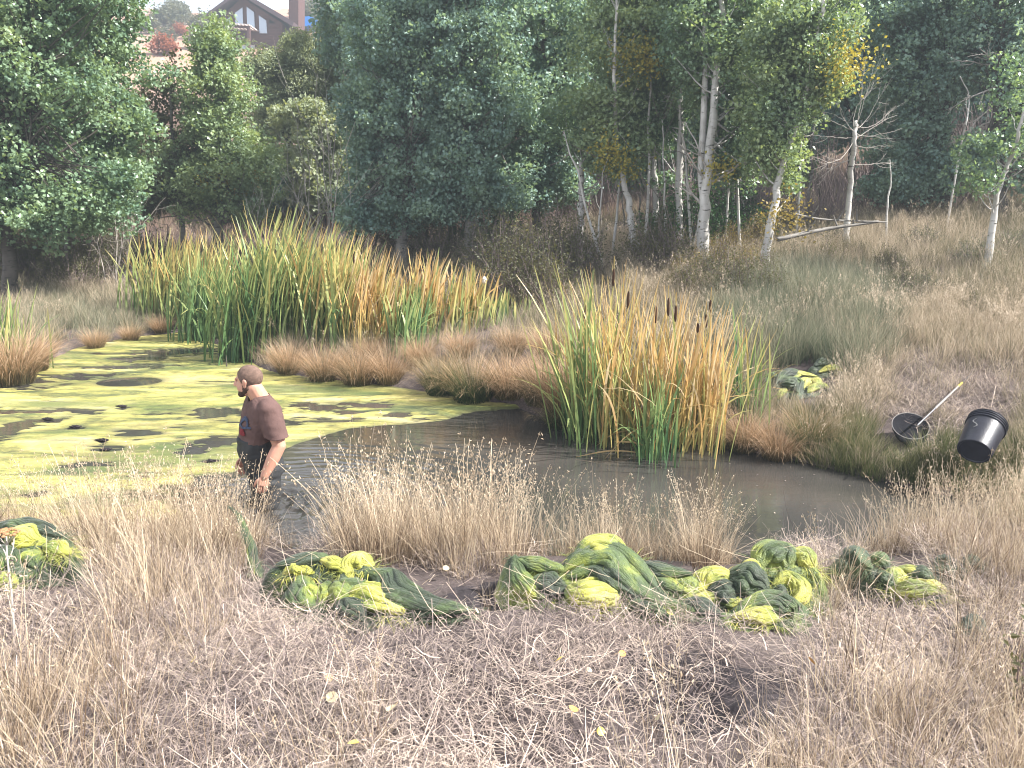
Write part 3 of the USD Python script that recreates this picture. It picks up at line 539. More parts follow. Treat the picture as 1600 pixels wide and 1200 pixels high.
# left mass
tree('aspen_tree', 'big leafy aspen with dark trunk at the far left edge', 'tree', (14, 446), [(12, 380), (22, 250), (40, 120), (50, -40), (60, -260)], 0.15, [(20, 270, 110, 90, 150), (60, 130, 130, 90, 200), (30, 10, 140, 90, 190), (110, -110, 150, 110, 150), (-60, 180, 90, 150, 120), (90, 335, 90, 45, 100), (-40, 345, 60, 40, 50), (180, 300, 50, 50, 60)], MA['aspen'], MA['dark_bark'], 0.075, y=17.5, seed=1)
tree('aspen_tree', 'leafy aspen with short grey trunk, second from the left edge', 'tree', (112, 402), [(108, 350), (118, 250), (130, 120), (140, 0), (140, -200)], 0.14, [(140, 290, 85, 65, 150), (150, 190, 80, 80, 150), (170, 90, 70, 80, 120), (150, -10, 70, 80, 120), (190, 240, 45, 70, 60), (120, -140, 90, 90, 60)], MA['aspen'], MA['grey_bark'], 0.08, y=19.5, seed=2)
tree('thin_aspen', 'thin sparse pale trunked sapling between the left aspens and the cabin tree', 'tree', (287, 372), [(278, 300), (270, 215), (266, 150), (262, 95)], 0.075, [(262, 140, 34, 50, 18, 0.3), (285, 260, 40, 60, 30, 0.3), (240, 310, 35, 45, 30, .3), (245, 190, 30, 40, 22, .3)], MA['olive_leaf'], MA['grey_bark'], 0.075, y=22, seed=3)
t4 = tree('aspen_tree', 'upright light green aspen in front of the cabin', 'tree', (338, 376), [(340, 310), (338, 230), (336, 140), (334, 70)], 0.13, [(338, 250, 80, 70, 190), (338, 160, 60, 68, 190), (336, 88, 34, 46, 95), (400, 280, 45, 55, 70), (290, 280, 45, 60, 70), (370, 320, 60, 35, 60), (337, 48, 13, 18, 12)], MA['aspen_light'], MA['grey_bark'], 0.075, y=22, seed=4, extra=[('gold_leaves', 325, 283, 12, 8, 8, 'gold_leaf', .2), ('gold_leaves', 375, 285, 32, 12, 14, 'yellow_shrub', .25)])
tree('willow_tree', 'rounded grey green willow right of the cabin front', 'tree', (455, 300), [(452, 230), (450, 150), (450, 80)], 0.16, [(450, 130, 48, 62, 170, .4), (428, 190, 34, 45, 70, .4), (490, 110, 34, 50, 90, .4), (465, 75, 26, 22, 40, .4), (408, 112, 26, 34, 60, .4)], MA['willow_leaf'], MA['dark_bark'], 0.10, y=30, seed=5, aspect=0.45)
tree('willow_tree', 'grey green willow behind, between cabin and the dark cottonwoods', 'tree', (530, 290), [(528, 200), (525, 120), (528, 40)], 0.16, [(525, 140, 44, 85, 170, .4), (540, 50, 36, 50, 80, .4)], MA['willow_leaf'], MA['dark_bark'], 0.10, y=31, seed=6, aspect=0.45, extra=[('orange_leaves', 550, 76, 20, 9, 10, 'gold_leaf', .3)])
# central dark mass
tree('cottonwood_tree', 'dark cottonwood with pale upper trunk, left of the central mass', 'tree', (628, 385), [(632, 300), (648, 180), (655, 90), (660, -30), (660, -200)], 0.13, [(600, 260, 65, 60, 150), (640, 170, 95, 60, 210), (610, 70, 80, 70, 170), (680, -30, 100, 70, 170), (560, 190, 40, 50, 50), (570, 330, 50, 35, 70), (640, 330, 60, 30, 70)], MA['dark_leaf'], MA['grey_bark'], 0.075, y=20, seed=7, extra=[('bright_leaves', 645, 140, 60, 18, 40, 'aspen', .25)])
tree('cottonwood_tree', 'dark cottonwood on a pale straight trunk behind the cattails', 'tree', (735, 396), [(733, 330), (728, 250), (730, 100), (735, -60), (735, -220)], 0.135, [(720, 265, 75, 55, 190), (760, 170, 80, 60, 210), (730, 60, 90, 70, 190), (760, -60, 110, 80, 170), (690, 320, 55, 25, 60), (770, 300, 60, 35, 80)], MA['dark_leaf'], MA['grey_bark'], 0.075, y=19.5, seed=8, extra=[('bright_leaves', 740, 120, 70, 25, 50, 'aspen', .25)])
tree('cottonwood_tree', 'dark cottonwood on the slimmer grey trunk just left of the pale one', 'tree', (703, 372), [(705, 300), (700, 200), (690, 60), (690, -120)], 0.12, [(690, 230, 70, 60, 120), (680, 100, 70, 60, 110), (690, -20, 80, 70, 90)], MA['dark_leaf'], MA['dark_bark'], 0.08, y=22, seed=9)
tree('aspen_tree', 'green aspen between the dark cottonwoods and the white trunks', 'tree', (838, 380), [(840, 300), (845, 200), (850, 60), (850, -160)], 0.12, [(840, 240, 70, 60, 170), (860, 140, 80, 70, 200), (870, 30, 90, 80, 190), (860, -90, 90, 80, 120), (820, 305, 55, 30, 60), (880, 290, 50, 35, 60)], MA['dark_leaf'], MA['dark_bark'], 0.075, y=21, seed=10, extra=[('bright_leaves', 905, 75, 40, 60, 45, 'aspen', .25)])
# white aspens at right of centre
tree('white_aspen', 'short broken white aspen trunk, leftmost of the white trunks', 'tree', (907, 384), [(907, 340), (908, 300), (909, 252)], 0.085, [(935, 225, 40, 40, 34), (900, 200, 60, 50, 60)], MA['aspen'], MA['white_bark'], 0.07, y=18.5, seed=11, top_r=0.7)
tree('white_aspen', 'white aspen leaning left at the foot, with golden sprays', 'tree', (994, 404), [(986, 345), (978, 300), (965, 220), (960, 120), (965, -60)], 0.085, [(975, 225, 48, 42, 75), (950, 170, 55, 50, 90), (975, 60, 70, 70, 130), (960, -60, 80, 70, 90)], MA['aspen_light'], MA['white_bark'], 0.068, y=17, back=.3, seed=12, extra=[('gold_leaves', 985, 92, 26, 22, 26, 'gold_leaf', .22), ('gold_leaves', 945, 240, 15, 22, 16, 'gold_leaf', .18), ('gold_leaves', 975, 262, 14, 12, 8, 'gold_leaf', .18), ('gold_leaves', 1015, 105, 12, 10, 8, 'gold_leaf', .18)])
tree('white_aspen', 'white aspen trunk broken off below the leaves, between two taller ones', 'tree', (1026, 380), [(1025, 330), (1022, 256), (1020, 200)], 0.075, [(1010, 200, 40, 40, 36)], MA['aspen'], MA['white_bark'], 0.068, y=17.8, seed=13, top_r=.6)
tree('white_aspen', 'tall straight white aspen left of the thick forked one', 'tree', (1063, 366), [(1061, 300), (1062, 200), (1060, 90), (1062, -60), (1062, -220)], 0.085, [(1050, 130, 70, 60, 110), (1060, 30, 80, 70, 150), (1050, -80, 80, 70, 110), (1035, 285, 44, 20, 14, .2), (1025, 190, 55, 36, 40)], MA['aspen'], MA['white_bark'], 0.068, y=17.4, back=.4, seed=14)
t15 = tree('white_aspen', 'thick forked white aspen with a double trunk, nearest of the grove', 'tree', (1099, 408), [(1100, 345), (1107, 260), (1116, 160), (1124, 60), (1130, -60), (1132, -220)], 0.115, [(1150, 120, 80, 60, 150), (1110, 40, 80, 60, 150), (1160, -30, 90, 70, 150), (1130, -130, 90, 70, 80), (1180, 180, 60, 45, 90), (1160, 255, 52, 36, 40), (1140, 215, 50, 36, 30)], MA['aspen'], MA['white_bark'], 0.065, y=15.8, back=.55, seed=15, extra=[('gold_leaves', 1122, 268, 16, 12, 9, 'gold_leaf', .16)])
rng = np.random.default_rng(15)
sec = np.array([t15[1][5], at_y(1096, 270, 15.9) - t15[3], at_y(1100, 170, 16.0) - t15[3], at_y(1102, 60, 16.1) - t15[3], at_y(1092, -100, 16.1) - t15[3]])
add('trunk', tubes(curve(sec, 18)[None], np.linspace(0.085, 0.04, 18)[None], 9), M['white_bark'], t15[0], smooth=True)
dead_branches(t15[0], t15[3], t15[1], t15[2], [(0.32, 1070, 190), (0.28, 1062, 225), (0.3, 1180, 235), (0.2, 1060, 290)], rng, M['twig'], 0.7, 2)
tree('leaning_aspen', 'slender white aspen leaning right with yellow green crown', 'tree', (1193, 420), [(1202, 360), (1216, 290), (1236, 220), (1256, 150), (1272, 80), (1286, 10), (1300, -100)], 0.075, [(1230, 160, 62, 50, 120), (1270, 110, 56, 40, 110), (1240, 60, 70, 50, 120), (1215, 235, 48, 35, 60), (1238, 280, 26, 20, 18), (1290, 20, 70, 50, 90), (1300, 125, 32, 26, 40)], MA['aspen_light'], MA['white_bark'], 0.062, y=14.6, back=.4, seed=16, extra=[('gold_leaves', 1215, 330, 26, 20, 16, 'yellow_shrub', .2), ('yellow_green_leaves', 1310, 100, 26, 24, 26, 'gold_leaf', .22)])
t17 = tree('dead_aspen', 'leafless dead aspen with pale arching branches', 'tree', (1325, 348), [(1328, 290), (1334, 222), (1338, 190)], 0.062, [], None, MA['white_bark'], y=16.5, seed=17, top_r=0.6)
rng = np.random.default_rng(17)
dead_branches(t17[0], t17[3], t17[1], t17[2], [(0.95, 1400, 165), (0.9, 1385, 128), (0.8, 1410, 200), (0.9, 1368, 88), (0.7, 1270, 265), (0.75, 1258, 212), (0.6, 1275, 282), (0.5, 1392, 255), (0.85, 1290, 185), (0.85, 1395, 105), (0.75, 1402, 180), (0.65, 1385, 225), (0.8, 1300, 150), (0.55, 1262, 240), (0.92, 1350, 100)], rng, M['twig'], 0.85, 3, thin=.6)
tree('slim_dead_trunk', 'thin pale dead trunk right of the leafless aspen', 'tree', (1387, 350), [(1387, 315), (1392, 285), (1390, 250)], 0.022, [], None, MA['white_bark'], y=16.5, seed=18, top_r=.5)
# right mass
tree('cottonwood_tree', 'dark grey green cottonwood with pale curved trunk, behind the dead aspen', 'tree', (1478, 330), [(1482, 260), (1482, 150), (1482, 50), (1490, -120)], 0.12, [(1440, 110, 70, 80, 200), (1420, 220, 60, 55, 120), (1480, 20, 90, 60, 180), (1400, 20, 60, 60, 100), (1480, -90, 110, 70, 140), (1455, 260, 60, 45, 90), (1400, 290, 50, 30, 50)], MA['dark_leaf'], MA['dark_bark'], 0.07, y=18.5, seed=19, extra=[('bright_leaves', 1400, 110, 50, 60, 30, 'aspen', .24)])
t20 = tree('cottonwood_tree', 'dark cottonwood at the right edge hung with bare pale twigs', 'tree', (1570, 318), [(1560, 240), (1560, 140), (1565, 20), (1570, -130)], 0.12, [(1580, 60, 90, 60, 170), (1610, 150, 60, 60, 90), (1560, -50, 100, 70, 140), (1640, 250, 60, 60, 70), (1530, 240, 40, 40, 34)], MA['dark_leaf'], MA['dark_bark'], 0.07, y=17.5, seed=20)
rng = np.random.default_rng(20)
dead_branches(t20[0], t20[3], t20[1], t20[2], [(0.62, 1505, 95), (0.6, 1530, 75), (0.55, 1500, 160), (0.5, 1520, 190), (.6, 1570, 80), (.42, 1490, 225)], rng, M['twig'], 0.6, 3)
tree('leaning_aspen', 'small leaning aspen with pale trunk at the right edge', 'tree', (1551, 346), [(1560, 300), (1578, 250), (1592, 205), (1612, 120)], 0.055, [(1545, 235, 60, 26, 30, .17), (1530, 288, 42, 22, 24, .16), (1590, 130, 50, 60, 44, .2), (1605, 215, 40, 40, 24, .18), (1500, 262, 20, 14, 8, .15)], MA['aspen'], MA['white_bark'], 0.055, y=13.6, seed=21)
tree('thin_aspen', 'thin crooked pale stem inside the dark right thicket', 'tree', (1490, 260), [(1503, 220), (1510, 190), (1514, 150), (1500, 120)], 0.02, [], None, MA['white_bark'], y=17.0, seed=22, top_r=.5)
# bare brush on the left of the centre
for k, (b, tips, y_, lab) in enumerate([((470, 350), [(475, 270), (480, 230), (440, 260), (495, 250)], 21, 'pale bare bush left of the white dead shrub'), ((508, 352), [(512, 200), (528, 175), (555, 190), (500, 185), (540, 230), (475, 270)], 20, 'tall white bare shrub beside the dark cottonwoods'), ((400, 370), [(410, 300), (430, 290), (385, 310)], 21, 'low bare bush under the cabin aspen'), ((168, 400), [(180, 330), (150, 340), (200, 345), (210, 320)], 19, 'bare tangled bush right of the second aspen trunk')]):
    rng = np.random.default_rng(40 + k); foot = at_y(b[0], b[1], y_); foot[2] = float(terr(foot[0:1], foot[1:2])[0]) - .05
    t = thing('bare_shrub', lab, 'shrub', foot); T0 = np.linspace([0, 0, 0], [0, 0, 0.6], 26); R0 = np.full(26, 0.055)
    dead_branches(t, foot, T0, R0, [(0.05 * i, px, py) for i, (px, py) in enumerate(tips)], rng, M['twig'], 0.65, 3)
# slim dark stems standing under the crowns
rng = np.random.default_rng(60)
stems = [(925, 330, 'white'), (1016, 352, 'white'), (1042, 356, 'white'), (1084, 358, 'white'), (1132, 352, 'white'), (1148, 345, 'white'), (1168, 350, 'white'), (1244, 348, 'white'), (1262, 345, 'grey'), (948, 362, 'white'), (940, 345, 'grey'), (958, 350, 'white'), (975, 320, 'grey'), (1005, 330, 'grey'), (1040, 345, 'grey'), (1080, 345, 'white'), (1125, 345, 'grey'), (1150, 330, 'dark'), (1160, 350, 'white'), (1190, 335, 'grey'), (1232, 335, 'dark'), (1285, 330, 'dark'), (1300, 335, 'dark'), (560, 360, 'dark'), (585, 370, 'dark'), (660, 375, 'dark'), (680, 380, 'grey'), (530, 365, 'grey'), (545, 370, 'dark'), (250, 370, 'dark'), (605, 372, 'grey')]
for k, (px, py, kd) in enumerate(stems):
    y_ = rng.uniform(16.6, 18.2) if kd == 'white' else rng.uniform(18.5, 22); foot = at_y(px, py, y_); foot[2] = float(terr(foot[0:1], foot[1:2])[0]) - .05
    t = thing('young_stem', f'thin {dict(white="whitish", grey="grey", dark="dark")[kd]} bare stem standing in the shade under the grove', 'sapling', foot, group=f'thin {dict(white="whitish", grey="grey", dark="dark")[kd]} stems under the grove')
    h_ = rng.uniform(1.3, 3.2) * (1.7 if kd == 'white' else 1); P = np.linspace([0, 0, 0], [rng.normal() * 0.35, rng.normal() * 0.2, h_], 8); P[1:-1] += rng.normal(size=(6, 3)) * 0.035
    add('stem', tubes(P[None], np.linspace(rng.uniform(.025, .045), 0.012, 8)[None], 6), M[kd + '_bark'], t, smooth=True)
    A = P[rng.integers(3, 8, 9)]; B = A + rng.normal(size=(9, 3)) * [0.4, 0.4, 0.25] + [0, 0, .2]
    Q, RR = limb_batch(A, B, np.full(9, .009), np.full(9, .003), rng); add('twigs', tubes(Q, RR, 4), M['brown_twig'], t, smooth=True).SetCustomDataByKey('kind', 'stuff')
# leaning and fallen logs right of the grove
for pts, r, lab in [([(1215, 374), (1290, 358), (1372, 346)], 0.045, 'long grey fallen log lying across the right thicket, lower of two'), ([(1240, 334), (1290, 343), (1385, 347)], 0.02, 'thin pale pole leaning over the grey fallen log')]:
    P = curve([at_y(px, py, 15.2 + 0.3 * i) for i, (px, py) in enumerate(pts)], 14); o = P[0].copy()
    t = thing('fallen_log', lab, 'log', o); add('log', tubes((P - o)[None], np.linspace(r, r * .6, 14)[None], 8), M['grey_bark'], t, smooth=True)
    for j in (4, 8, 10): add('branch_stub', tubes(np.linspace(P[j] - o, P[j] - o + [rng.normal() * .1, -.1, .22], 4)[None], np.array([[.02, .016, .012, .008]]), 5), M['grey_bark'], t)
# background rows that close the view under and behind the crowns
bk = [(-90, 330, 27, 'aspen'), (70, 330, 28, 'dark_leaf'), (215, 330, 27, 'olive_leaf'), (420, 320, 27, 'dark_leaf'), (500, 318, 26, 'willow_leaf'), (575, 320, 27, 'dark_leaf'), (640, 320, 30, 'dark_leaf'), (790, 330, 28, 'aspen'), (900, 330, 27, 'dark_leaf'), (1000, 320, 26, 'aspen'), (1110, 320, 26, 'dark_leaf'), (1210, 310, 25, 'aspen'), (1330, 300, 24, 'dark_leaf'), (1420, 300, 24, 'dark_leaf'), (1540, 290, 23, 'dark_leaf'), (1650, 290, 22, 'dark_leaf')]
where = ['beyond the far left edge aspen', 'behind the big left aspen', 'left of the cabin aspen, low and olive', 'low and dark below the willow', 'behind the white bare shrub', 'between the white bare shrub and the dark cottonwoods', 'behind the left dark cottonwood', 'behind the pale straight trunk', 'behind the broken white trunk', 'behind the golden sprays', 'behind the forked white aspen', 'behind the slender leaning aspen', 'behind the leafless aspen', 'behind the right thicket', 'behind the hanging pale twigs', 'past the right edge']
for k, (px, py, y_, lm) in enumerate(bk):
    top = {2: 230, 3: 245, 4: 170}.get(k, -150); h = (py - top)
    blobs = [(px + 15 * math.sin(k * 3 + j * 2), top + h * (0.1 + 0.2 * j), 66, h * 0.16, 62 if k not in (2, 3, 4) else 40, 0.42) for j in range(5 if px < 1300 else 4)]
    tree('background_tree', 'background tree in the shade ' + where[k], 'tree', (px, py), [(px + 4, py - h * .4), (px, py - h * .8)], 0.12, blobs, M[lm], M['dark_bark'], 0.11, y=y_, seed=70 + k, group='background trees behind the grove', per=66)
# ---------------------------------------------------------------- shrubs
def shrub_mesh(seed, lm, n=60, leaf=0.035, h=0.9, r=0.6, per=36, stem=True, aspect=.6):
    rng = np.random.default_rng(seed)
    B = rng.normal(size=(n, 3)) * [0.12, 0.12, 0]; a = rng.uniform(0, 2 * PI, n); lean = rng.random(n) ** 0.7
    Tp = np.stack([np.cos(a) * lean * r, np.sin(a) * lean * r, h * (1.05 - 0.55 * lean ** 2) * rng.uniform(0.6, 1.1, n)], 1)
    P, R = limb_batch(B, Tp, np.full(n, 0.008), np.full(n, 0.002), rng, 0.1)
    i = rng.integers(0, n, n * per); k = rng.uniform(0.35, 1.0, len(i)) ** 0.7 * 5; k0 = np.minimum(k.astype(int), 4); fr = (k - k0)[:, None]
    pos = P[i, k0] * (1 - fr) + P[i, k0 + 1] * fr + rng.normal(size=(len(i), 3)) * 0.055 * r / .6
    return tubes(P, R, 3), leaves(pos, leaf * rng.uniform(.6, 1.3, len(i)), rng, aspect, up=.5)
KINDS = {'olive_shrub': ('olive_leaf', 70, .035, .9, .6), 'green_shrub': ('green_shrub', 70, .045, .9, .6), 'yellow_shrub': ('yellow_shrub', 60, .035, .9, .55), 'sage_bush': ('sage_leaf', 70, .03, .7, .6), 'brown_brush': (None, 90, .03, 1.2, .6), 'hillside_shrub': ('sage_leaf', 50, .12, .9, .7), 'red_bush': ('red_shrub', 60, .12, .9, .7)}
first = {}
def shrub(kind, px, py, label, scale=1.0, y=None, group=None):
    p = hit(px, py) if y is None else at_y(px, py, y); p[2] = float(terr(p[0:1], p[1:2])[0]) - .03
    sd = (len(first) * 7 + px) % 97
    if kind not in first:
        t = thing(kind, label, 'shrub', p, sd, group, scale); lm, n, lf, h, r = KINDS[kind]
        st, lv = shrub_mesh(len(first) + 5, lm, n, lf, h, r)
        add('stems', st, M['brown_twig'], t).SetCustomDataByKey('kind', 'stuff')
        if lm: add('foliage', lv, M[lm], t).SetCustomDataByKey('kind', 'stuff')
        first[kind] = t
        return t
    return copy_of(first[kind], label, p, sd, scale, group, 'shrub')
G1, G2 = 'olive shrubs below the left trees', 'olive brush behind the cattails'
for px, py in [(45, 440), (95, 432), (140, 442), (190, 440), (225, 425), (165, 420), (70, 418), (20, 425), (120, 455)]: shrub('olive_shrub', px, py, 'olive green shrub in the band between left bank grass and trees', 1.45 + (px % 7) * .07, group=G1)
for px, py in [(780, 440), (810, 425), (840, 452), (872, 430), (905, 440), (760, 420), (690, 415), (620, 400), (655, 405), (850, 480), (800, 470), (1010, 425), (1040, 430)]: shrub('olive_shrub', px, py, 'dull olive brush ' + ('below the cottonwoods behind the left cattails' if px < 720 else 'on the dark bank between the two cattail stands' if px < 870 else 'below the white trunks behind the right cattails'), 1.15 + (px % 9) * .06, group='dull olive brush ' + ('below the cottonwoods' if px < 720 else 'between the cattail stands' if px < 870 else 'below the white trunks'))
for px, py, s in [(1150, 478, 1.05), (1110, 462, 1.0), (1185, 455, .9), (1075, 470, .9), (1200, 480, .8)]: shrub('olive_shrub', px, py, 'grey olive bush just behind the right cattail stand', s, group='grey olive bushes behind the right cattails')
for px, py, s in [(1090, 452, .8), (1128, 440, .9), (1165, 436, .8), (1060, 448, .7)]: shrub('yellow_shrub', px, py, 'yellowish bush along the foot of the white aspens', s, group='yellowish bushes below the aspens')
for px, py, s in [(1070, 392, 1.1), (1045, 385, 1.0), (1125, 385, 1.1), (1160, 378, 1.0), (1090, 375, 1.0), (775, 372, 1.0), (740, 385, .9)]: shrub('green_shrub', px, py + 6, 'deep green shrub at the feet of the white trunks' if px > 900 else 'deep green shrub at the foot of the cottonwoods', s * 1.45, group='deep green shrubs by the white trunks' if px > 900 else 'deep green shrubs by the cottonwoods')
for px, py, s, l in [(1140, 400, .8, 'yellow leaved shrub right of the forked white aspen'), (1178, 392, .9, 'tall golden shrub just left of the leaning aspen foot'), (1225, 368, .9, 'golden shrub just right of the leaning aspen foot'), (1110, 410, .6, 'small dry yellow shrub at the forked aspen foot')]: shrub('yellow_shrub', px, py, l, s)
for px, py, s, l in [(1295, 385, .7, 'bluish sage bush below the fallen log'), (1520, 425, .9, 'grey green sage bush high on the right bank'), (1440, 395, .8, 'low grey sage bush below the right thicket'), (1580, 400, .8, 'grey sage bush at the right edge of the slope')]: shrub('sage_bush', px, py, l, s)
rng = np.random.default_rng(8)
for k in range(22):
    px, py = int(rng.uniform(1230, 1590)), int(rng.uniform(395, 520)); shrub('olive_shrub' if k % 3 else 'sage_bush', px, py, 'low %s bush in the tall grass of the right slope' % ('olive' if k % 3 else 'grey sage'), rng.uniform(.35, .75), group='low %s bushes on the right slope' % ('olive' if k % 3 else 'grey sage'))
for k in range(14): shrub('brown_brush', int(rng.uniform(1340, 1560)), int(rng.uniform(300, 338)), 'tall leafless mauve brush in the dark right thicket', rng.uniform(1.5, 2.4), group='tall leafless brush in the right thicket')
rng = np.random.default_rng(3)
for k in range(34):
    px = int(rng.uniform(380, 1560)); py = int(rng.uniform(338, 372) if px < 1350 else rng.uniform(300, 340))
    w_ = 'under the cabin aspen and willows' if px < 540 else 'under the dark cottonwoods' if px < 880 else 'behind the white trunks' if px < 1240 else 'in the right thicket'; shrub('brown_brush', px, py, 'leafless brown brush in the shade ' + w_, rng.uniform(1.0, 1.9), group='leafless brown brush ' + w_)
for k in range(26):
    px, py = (int(rng.uniform(215, 335)), int(rng.uniform(20, 88))) if k < 13 else (int(rng.uniform(462, 560)), int(rng.uniform(-20, 60)))
    shrub('hillside_shrub', px, py, 'grey green bush dotting the dry hillside', rng.uniform(1.6, 3.2), group='grey green bushes on the dry hillside')
for px, py, s, l in [(258, 86, 1.7, 'red leaved bush on the hill left of the cabin'), (282, 56, 1.4, 'small orange bush on the hill above the red one')]: shrub('red_bush', px, py, l, s)
# ---------------------------------------------------------------- cattails
def cattail(label, px, py, wpx, top, n, u0, us, lean=0.0, seed=0, heads=(), w=0.024, depth=0.45, bent=0.14, fluffy=()):
    rng = np.random.default_rng(500 + seed); n = int(n * (1.55 if seed < 12 else 1.0))
    p = hit(px, py); p[2] = max(float(terr(p[0:1], p[1:2])[0]), -0.05); k = np.linalg.norm(p - [0, 0, CAM_Z]) / FPX
    t = thing('cattail_clump', label, 'cattails', p); H = (at_y(px, top, p[1])[2] - p[2]) * (1.14 if seed < 12 else 1.04)
    x = rng.normal(size=n) * wpx * k * 0.55; y = rng.normal(size=n) * depth * 0.6
    base = np.stack([x, y, np.full(n, -0.05)], 1)
    L = H * rng.uniform(0.62, 1.08, n) * np.exp(-0.10 * np.abs(x / (wpx * k)) ** 2)
    az = rng.uniform(0, 2 * PI, n); az = np.where(rng.random(n) < 0.35, rng.normal(size=n) * 0.5 + (0 if lean >= 0 else PI), az)
    ln = np.abs(rng.normal(size=n)) * 0.075 + abs(lean) * 0.5; cu = np.abs(rng.normal(size=n)) * 0.16 + 0.05 + abs(lean)
    b = rng.random(n) < bent; cu[b] = rng.uniform(0.7, 1.9, b.sum()); L[b] *= rng.uniform(0.6, 0.95, b.sum())
    u = np.clip(rng.normal(size=n) * us + u0 + (.05 if seed < 12 else .02), 0, 1)
    if seed < 12: ln += .01; cu += rng.random(n) * .20; az = np.where(rng.random(n) < .5, rng.normal(size=n) * .6, az)
    v, f, uv, _ = blades(base, az, L, ln, cu, w * rng.uniform(0.6, 1.15, n), 7, u, rng, 'reed', 0.9)
    add('leaves', (v, f, uv), M['cattail'], t).SetCustomDataByKey('kind', 'stuff')
    for j, (hx, hy, hl) in enumerate(heads):
        tip = at_y(hx, hy, p[1] + rng.uniform(-.25, .15)) - p; hl = hl * k
        foot = np.array([tip[0] * 0.8 + rng.normal() * .04, tip[1], -0.04]); q = curve([foot, (foot + tip) / 2 + [rng.normal() * .02, 0, 0], tip, tip + (tip - foot) / np.linalg.norm(tip - foot) * (hl + 0.14)], 10)
        add('stalk', tubes(q[None], np.full((1, 10), 0.004), 5, np.array([.55])), M['cattail'], t, smooth=True)
        d = (tip - foot) / np.linalg.norm(tip - foot); s = np.linspace(0, 1, 9); r = 0.0145 * np.array([.35, .85, 1, 1.02, 1, 1, .98, .85, .35])
        add('seed_head', tubes((tip + d * hl * s[:, None])[None], r[None], 10), M['seed_head'], t, smooth=True)
    for hx, hy in fluffy:
        tip = at_y(hx, hy, p[1]) - p; m_ = trimesh.creation.icosphere(3); d = 0.6 + 0.8 * fbm(m_.vertices * 2.5, 3, 4)
        add('burst_head', (m_.vertices * [.04, .035, .065] * d[:, None] + tip, m_.faces), M['fluff'], t, smooth=True)
        add('stalk', tubes(np.linspace([tip[0], tip[1], 0], tip + [0, 0, .12], 5)[None], np.full((1, 5), .004), 5, np.array([.6])), M['cattail'], t)
C = [('pale yellow green cattails at the left end of the big left stand', 262, 497, 42, 372, 130, .42, .13, .05),
     ('yellow green cattails behind the left front of the big stand', 330, 505, 50, 375, 150, .42, .14, .05),
     ('deep green cattails at the left front of the big stand', 325, 532, 40, 405, 120, .18, .12, .08),
     ('deep green cattails reaching into the algae, behind the man', 385, 556, 42, 415, 150, .17, .13, .08),
     ('tallest green cattails in the middle of the big left stand', 425, 540, 46, 348, 190, .28, .15, .10),
     ('tall green and yellow cattails right of the tallest clump', 485, 532, 46, 365, 180, .33, .16, .10),
     ('yellow green cattails beside the orange part of the big stand', 535, 534, 36, 384, 130, .45, .16, .06),
     ('orange cattails with dark heads in the big left stand', 582, 534, 36, 402, 130, .72, .15, .03),
     ('short green cattails standing in front of the orange ones', 637, 548, 24, 448, 75, .15, .12, .0),
     ('orange yellow cattails at the right of the big left stand', 658, 520, 34, 405, 110, .66, .17, .0),
     ('thin yellowish cattails at the right end of the left stand', 722, 512, 36, 420, 95, .50, .18, .0),
     ('sparse grey green reeds right of the left stand', 785, 500, 36, 455, 50, .30, .15, .03),
     ('green cattails at the far left edge of the pond', 12, 575, 30, 448, 80, .30, .15, .05),
     ('green cattails leaning left at the left side of the right stand', 908, 682, 30, 425, 95, .32, .14, -.12),
     ('yellow cattails with two dark heads in the right stand', 958, 682, 42, 428, 170, .58, .15, -.02),
     ('orange cattails with dark heads in the middle of the right stand', 1042, 690, 42, 460, 190, .72, .16, .02),
     ('short deep green cattails at the front of the right stand', 1012, 708, 26, 560, 70, .14, .10, .0),
     ('orange cattails at the right side of the right stand', 1100, 692, 26, 478, 100, .74, .14, .02),
     ('slender green cattails standing apart, right of the right stand', 1162, 648, 20, 482, 50, .32, .14, .04)]
HD = {4: [], 7: [(553, 412, 15), (575, 416, 15), (608, 425, 14)], 9: [(640, 425, 14), (655, 432, 15), (676, 436, 14)], 13: [(913, 498, 24)], 14: [(958, 447, 25), (981, 482, 26)], 15: [(1024, 505, 26), (1044, 494, 27), (1055, 503, 24)], 17: [(1103, 512, 20), (1109, 488, 18), (1090, 520, 14)]}
for i, c in enumerate(C): cattail(*c, seed=i, heads=HD.get(i, ()), w=0.037 if i < 12 else 0.026, bent=0.12 if i < 12 else 0.28, fluffy=[(757, 438)] if i == 10 else ())
# broken leaves lying at the foot of the right stand
rng = np.random.default_rng(9)
for k, (a, b) in enumerate([((945, 719), (1010, 662)), ((1062, 640), (985, 712)), ((900, 716), (1010, 710)), ((1045, 655), (1005, 712)), ((960, 690), (1030, 716)), ((1090, 720), (1120, 655)), ((1112, 712), (1075, 650)), ((930, 700), (985, 672))]):
    y0 = at_z(a[0], max(a[1], b[1]))[1]; A, B = at_y(*a, y0), at_y(*b, y0 + .12); A[2] = max(A[2], .015); B[2] = max(B[2], .015)
    P = curve([A, (A + B) / 2 + [0, 0, .05], B], 10) - A; sd = np.array([0.2, -.3, 1.0]); sd /= np.linalg.norm(sd)
    W = 0.011 * np.clip(np.sin(np.linspace(.25, PI - .02, 10)), .05, 1)[:, None] * sd; V = np.stack([P - W, P + W], 1).reshape(-1, 3)
    t = add('broken_cattail_leaf', (V, grid_faces(10, 2), np.stack([np.full(20, .9), np.full(20, .5)], 1)), M['cattail']); UsdGeom.Xformable(t).AddTranslateOp().Set(tuple(map(float, A)))
    tag(t, 'broken pale cattail leaf bent over the water at the right stand', 'leaf', 'broken pale leaves at the foot of the right cattails')
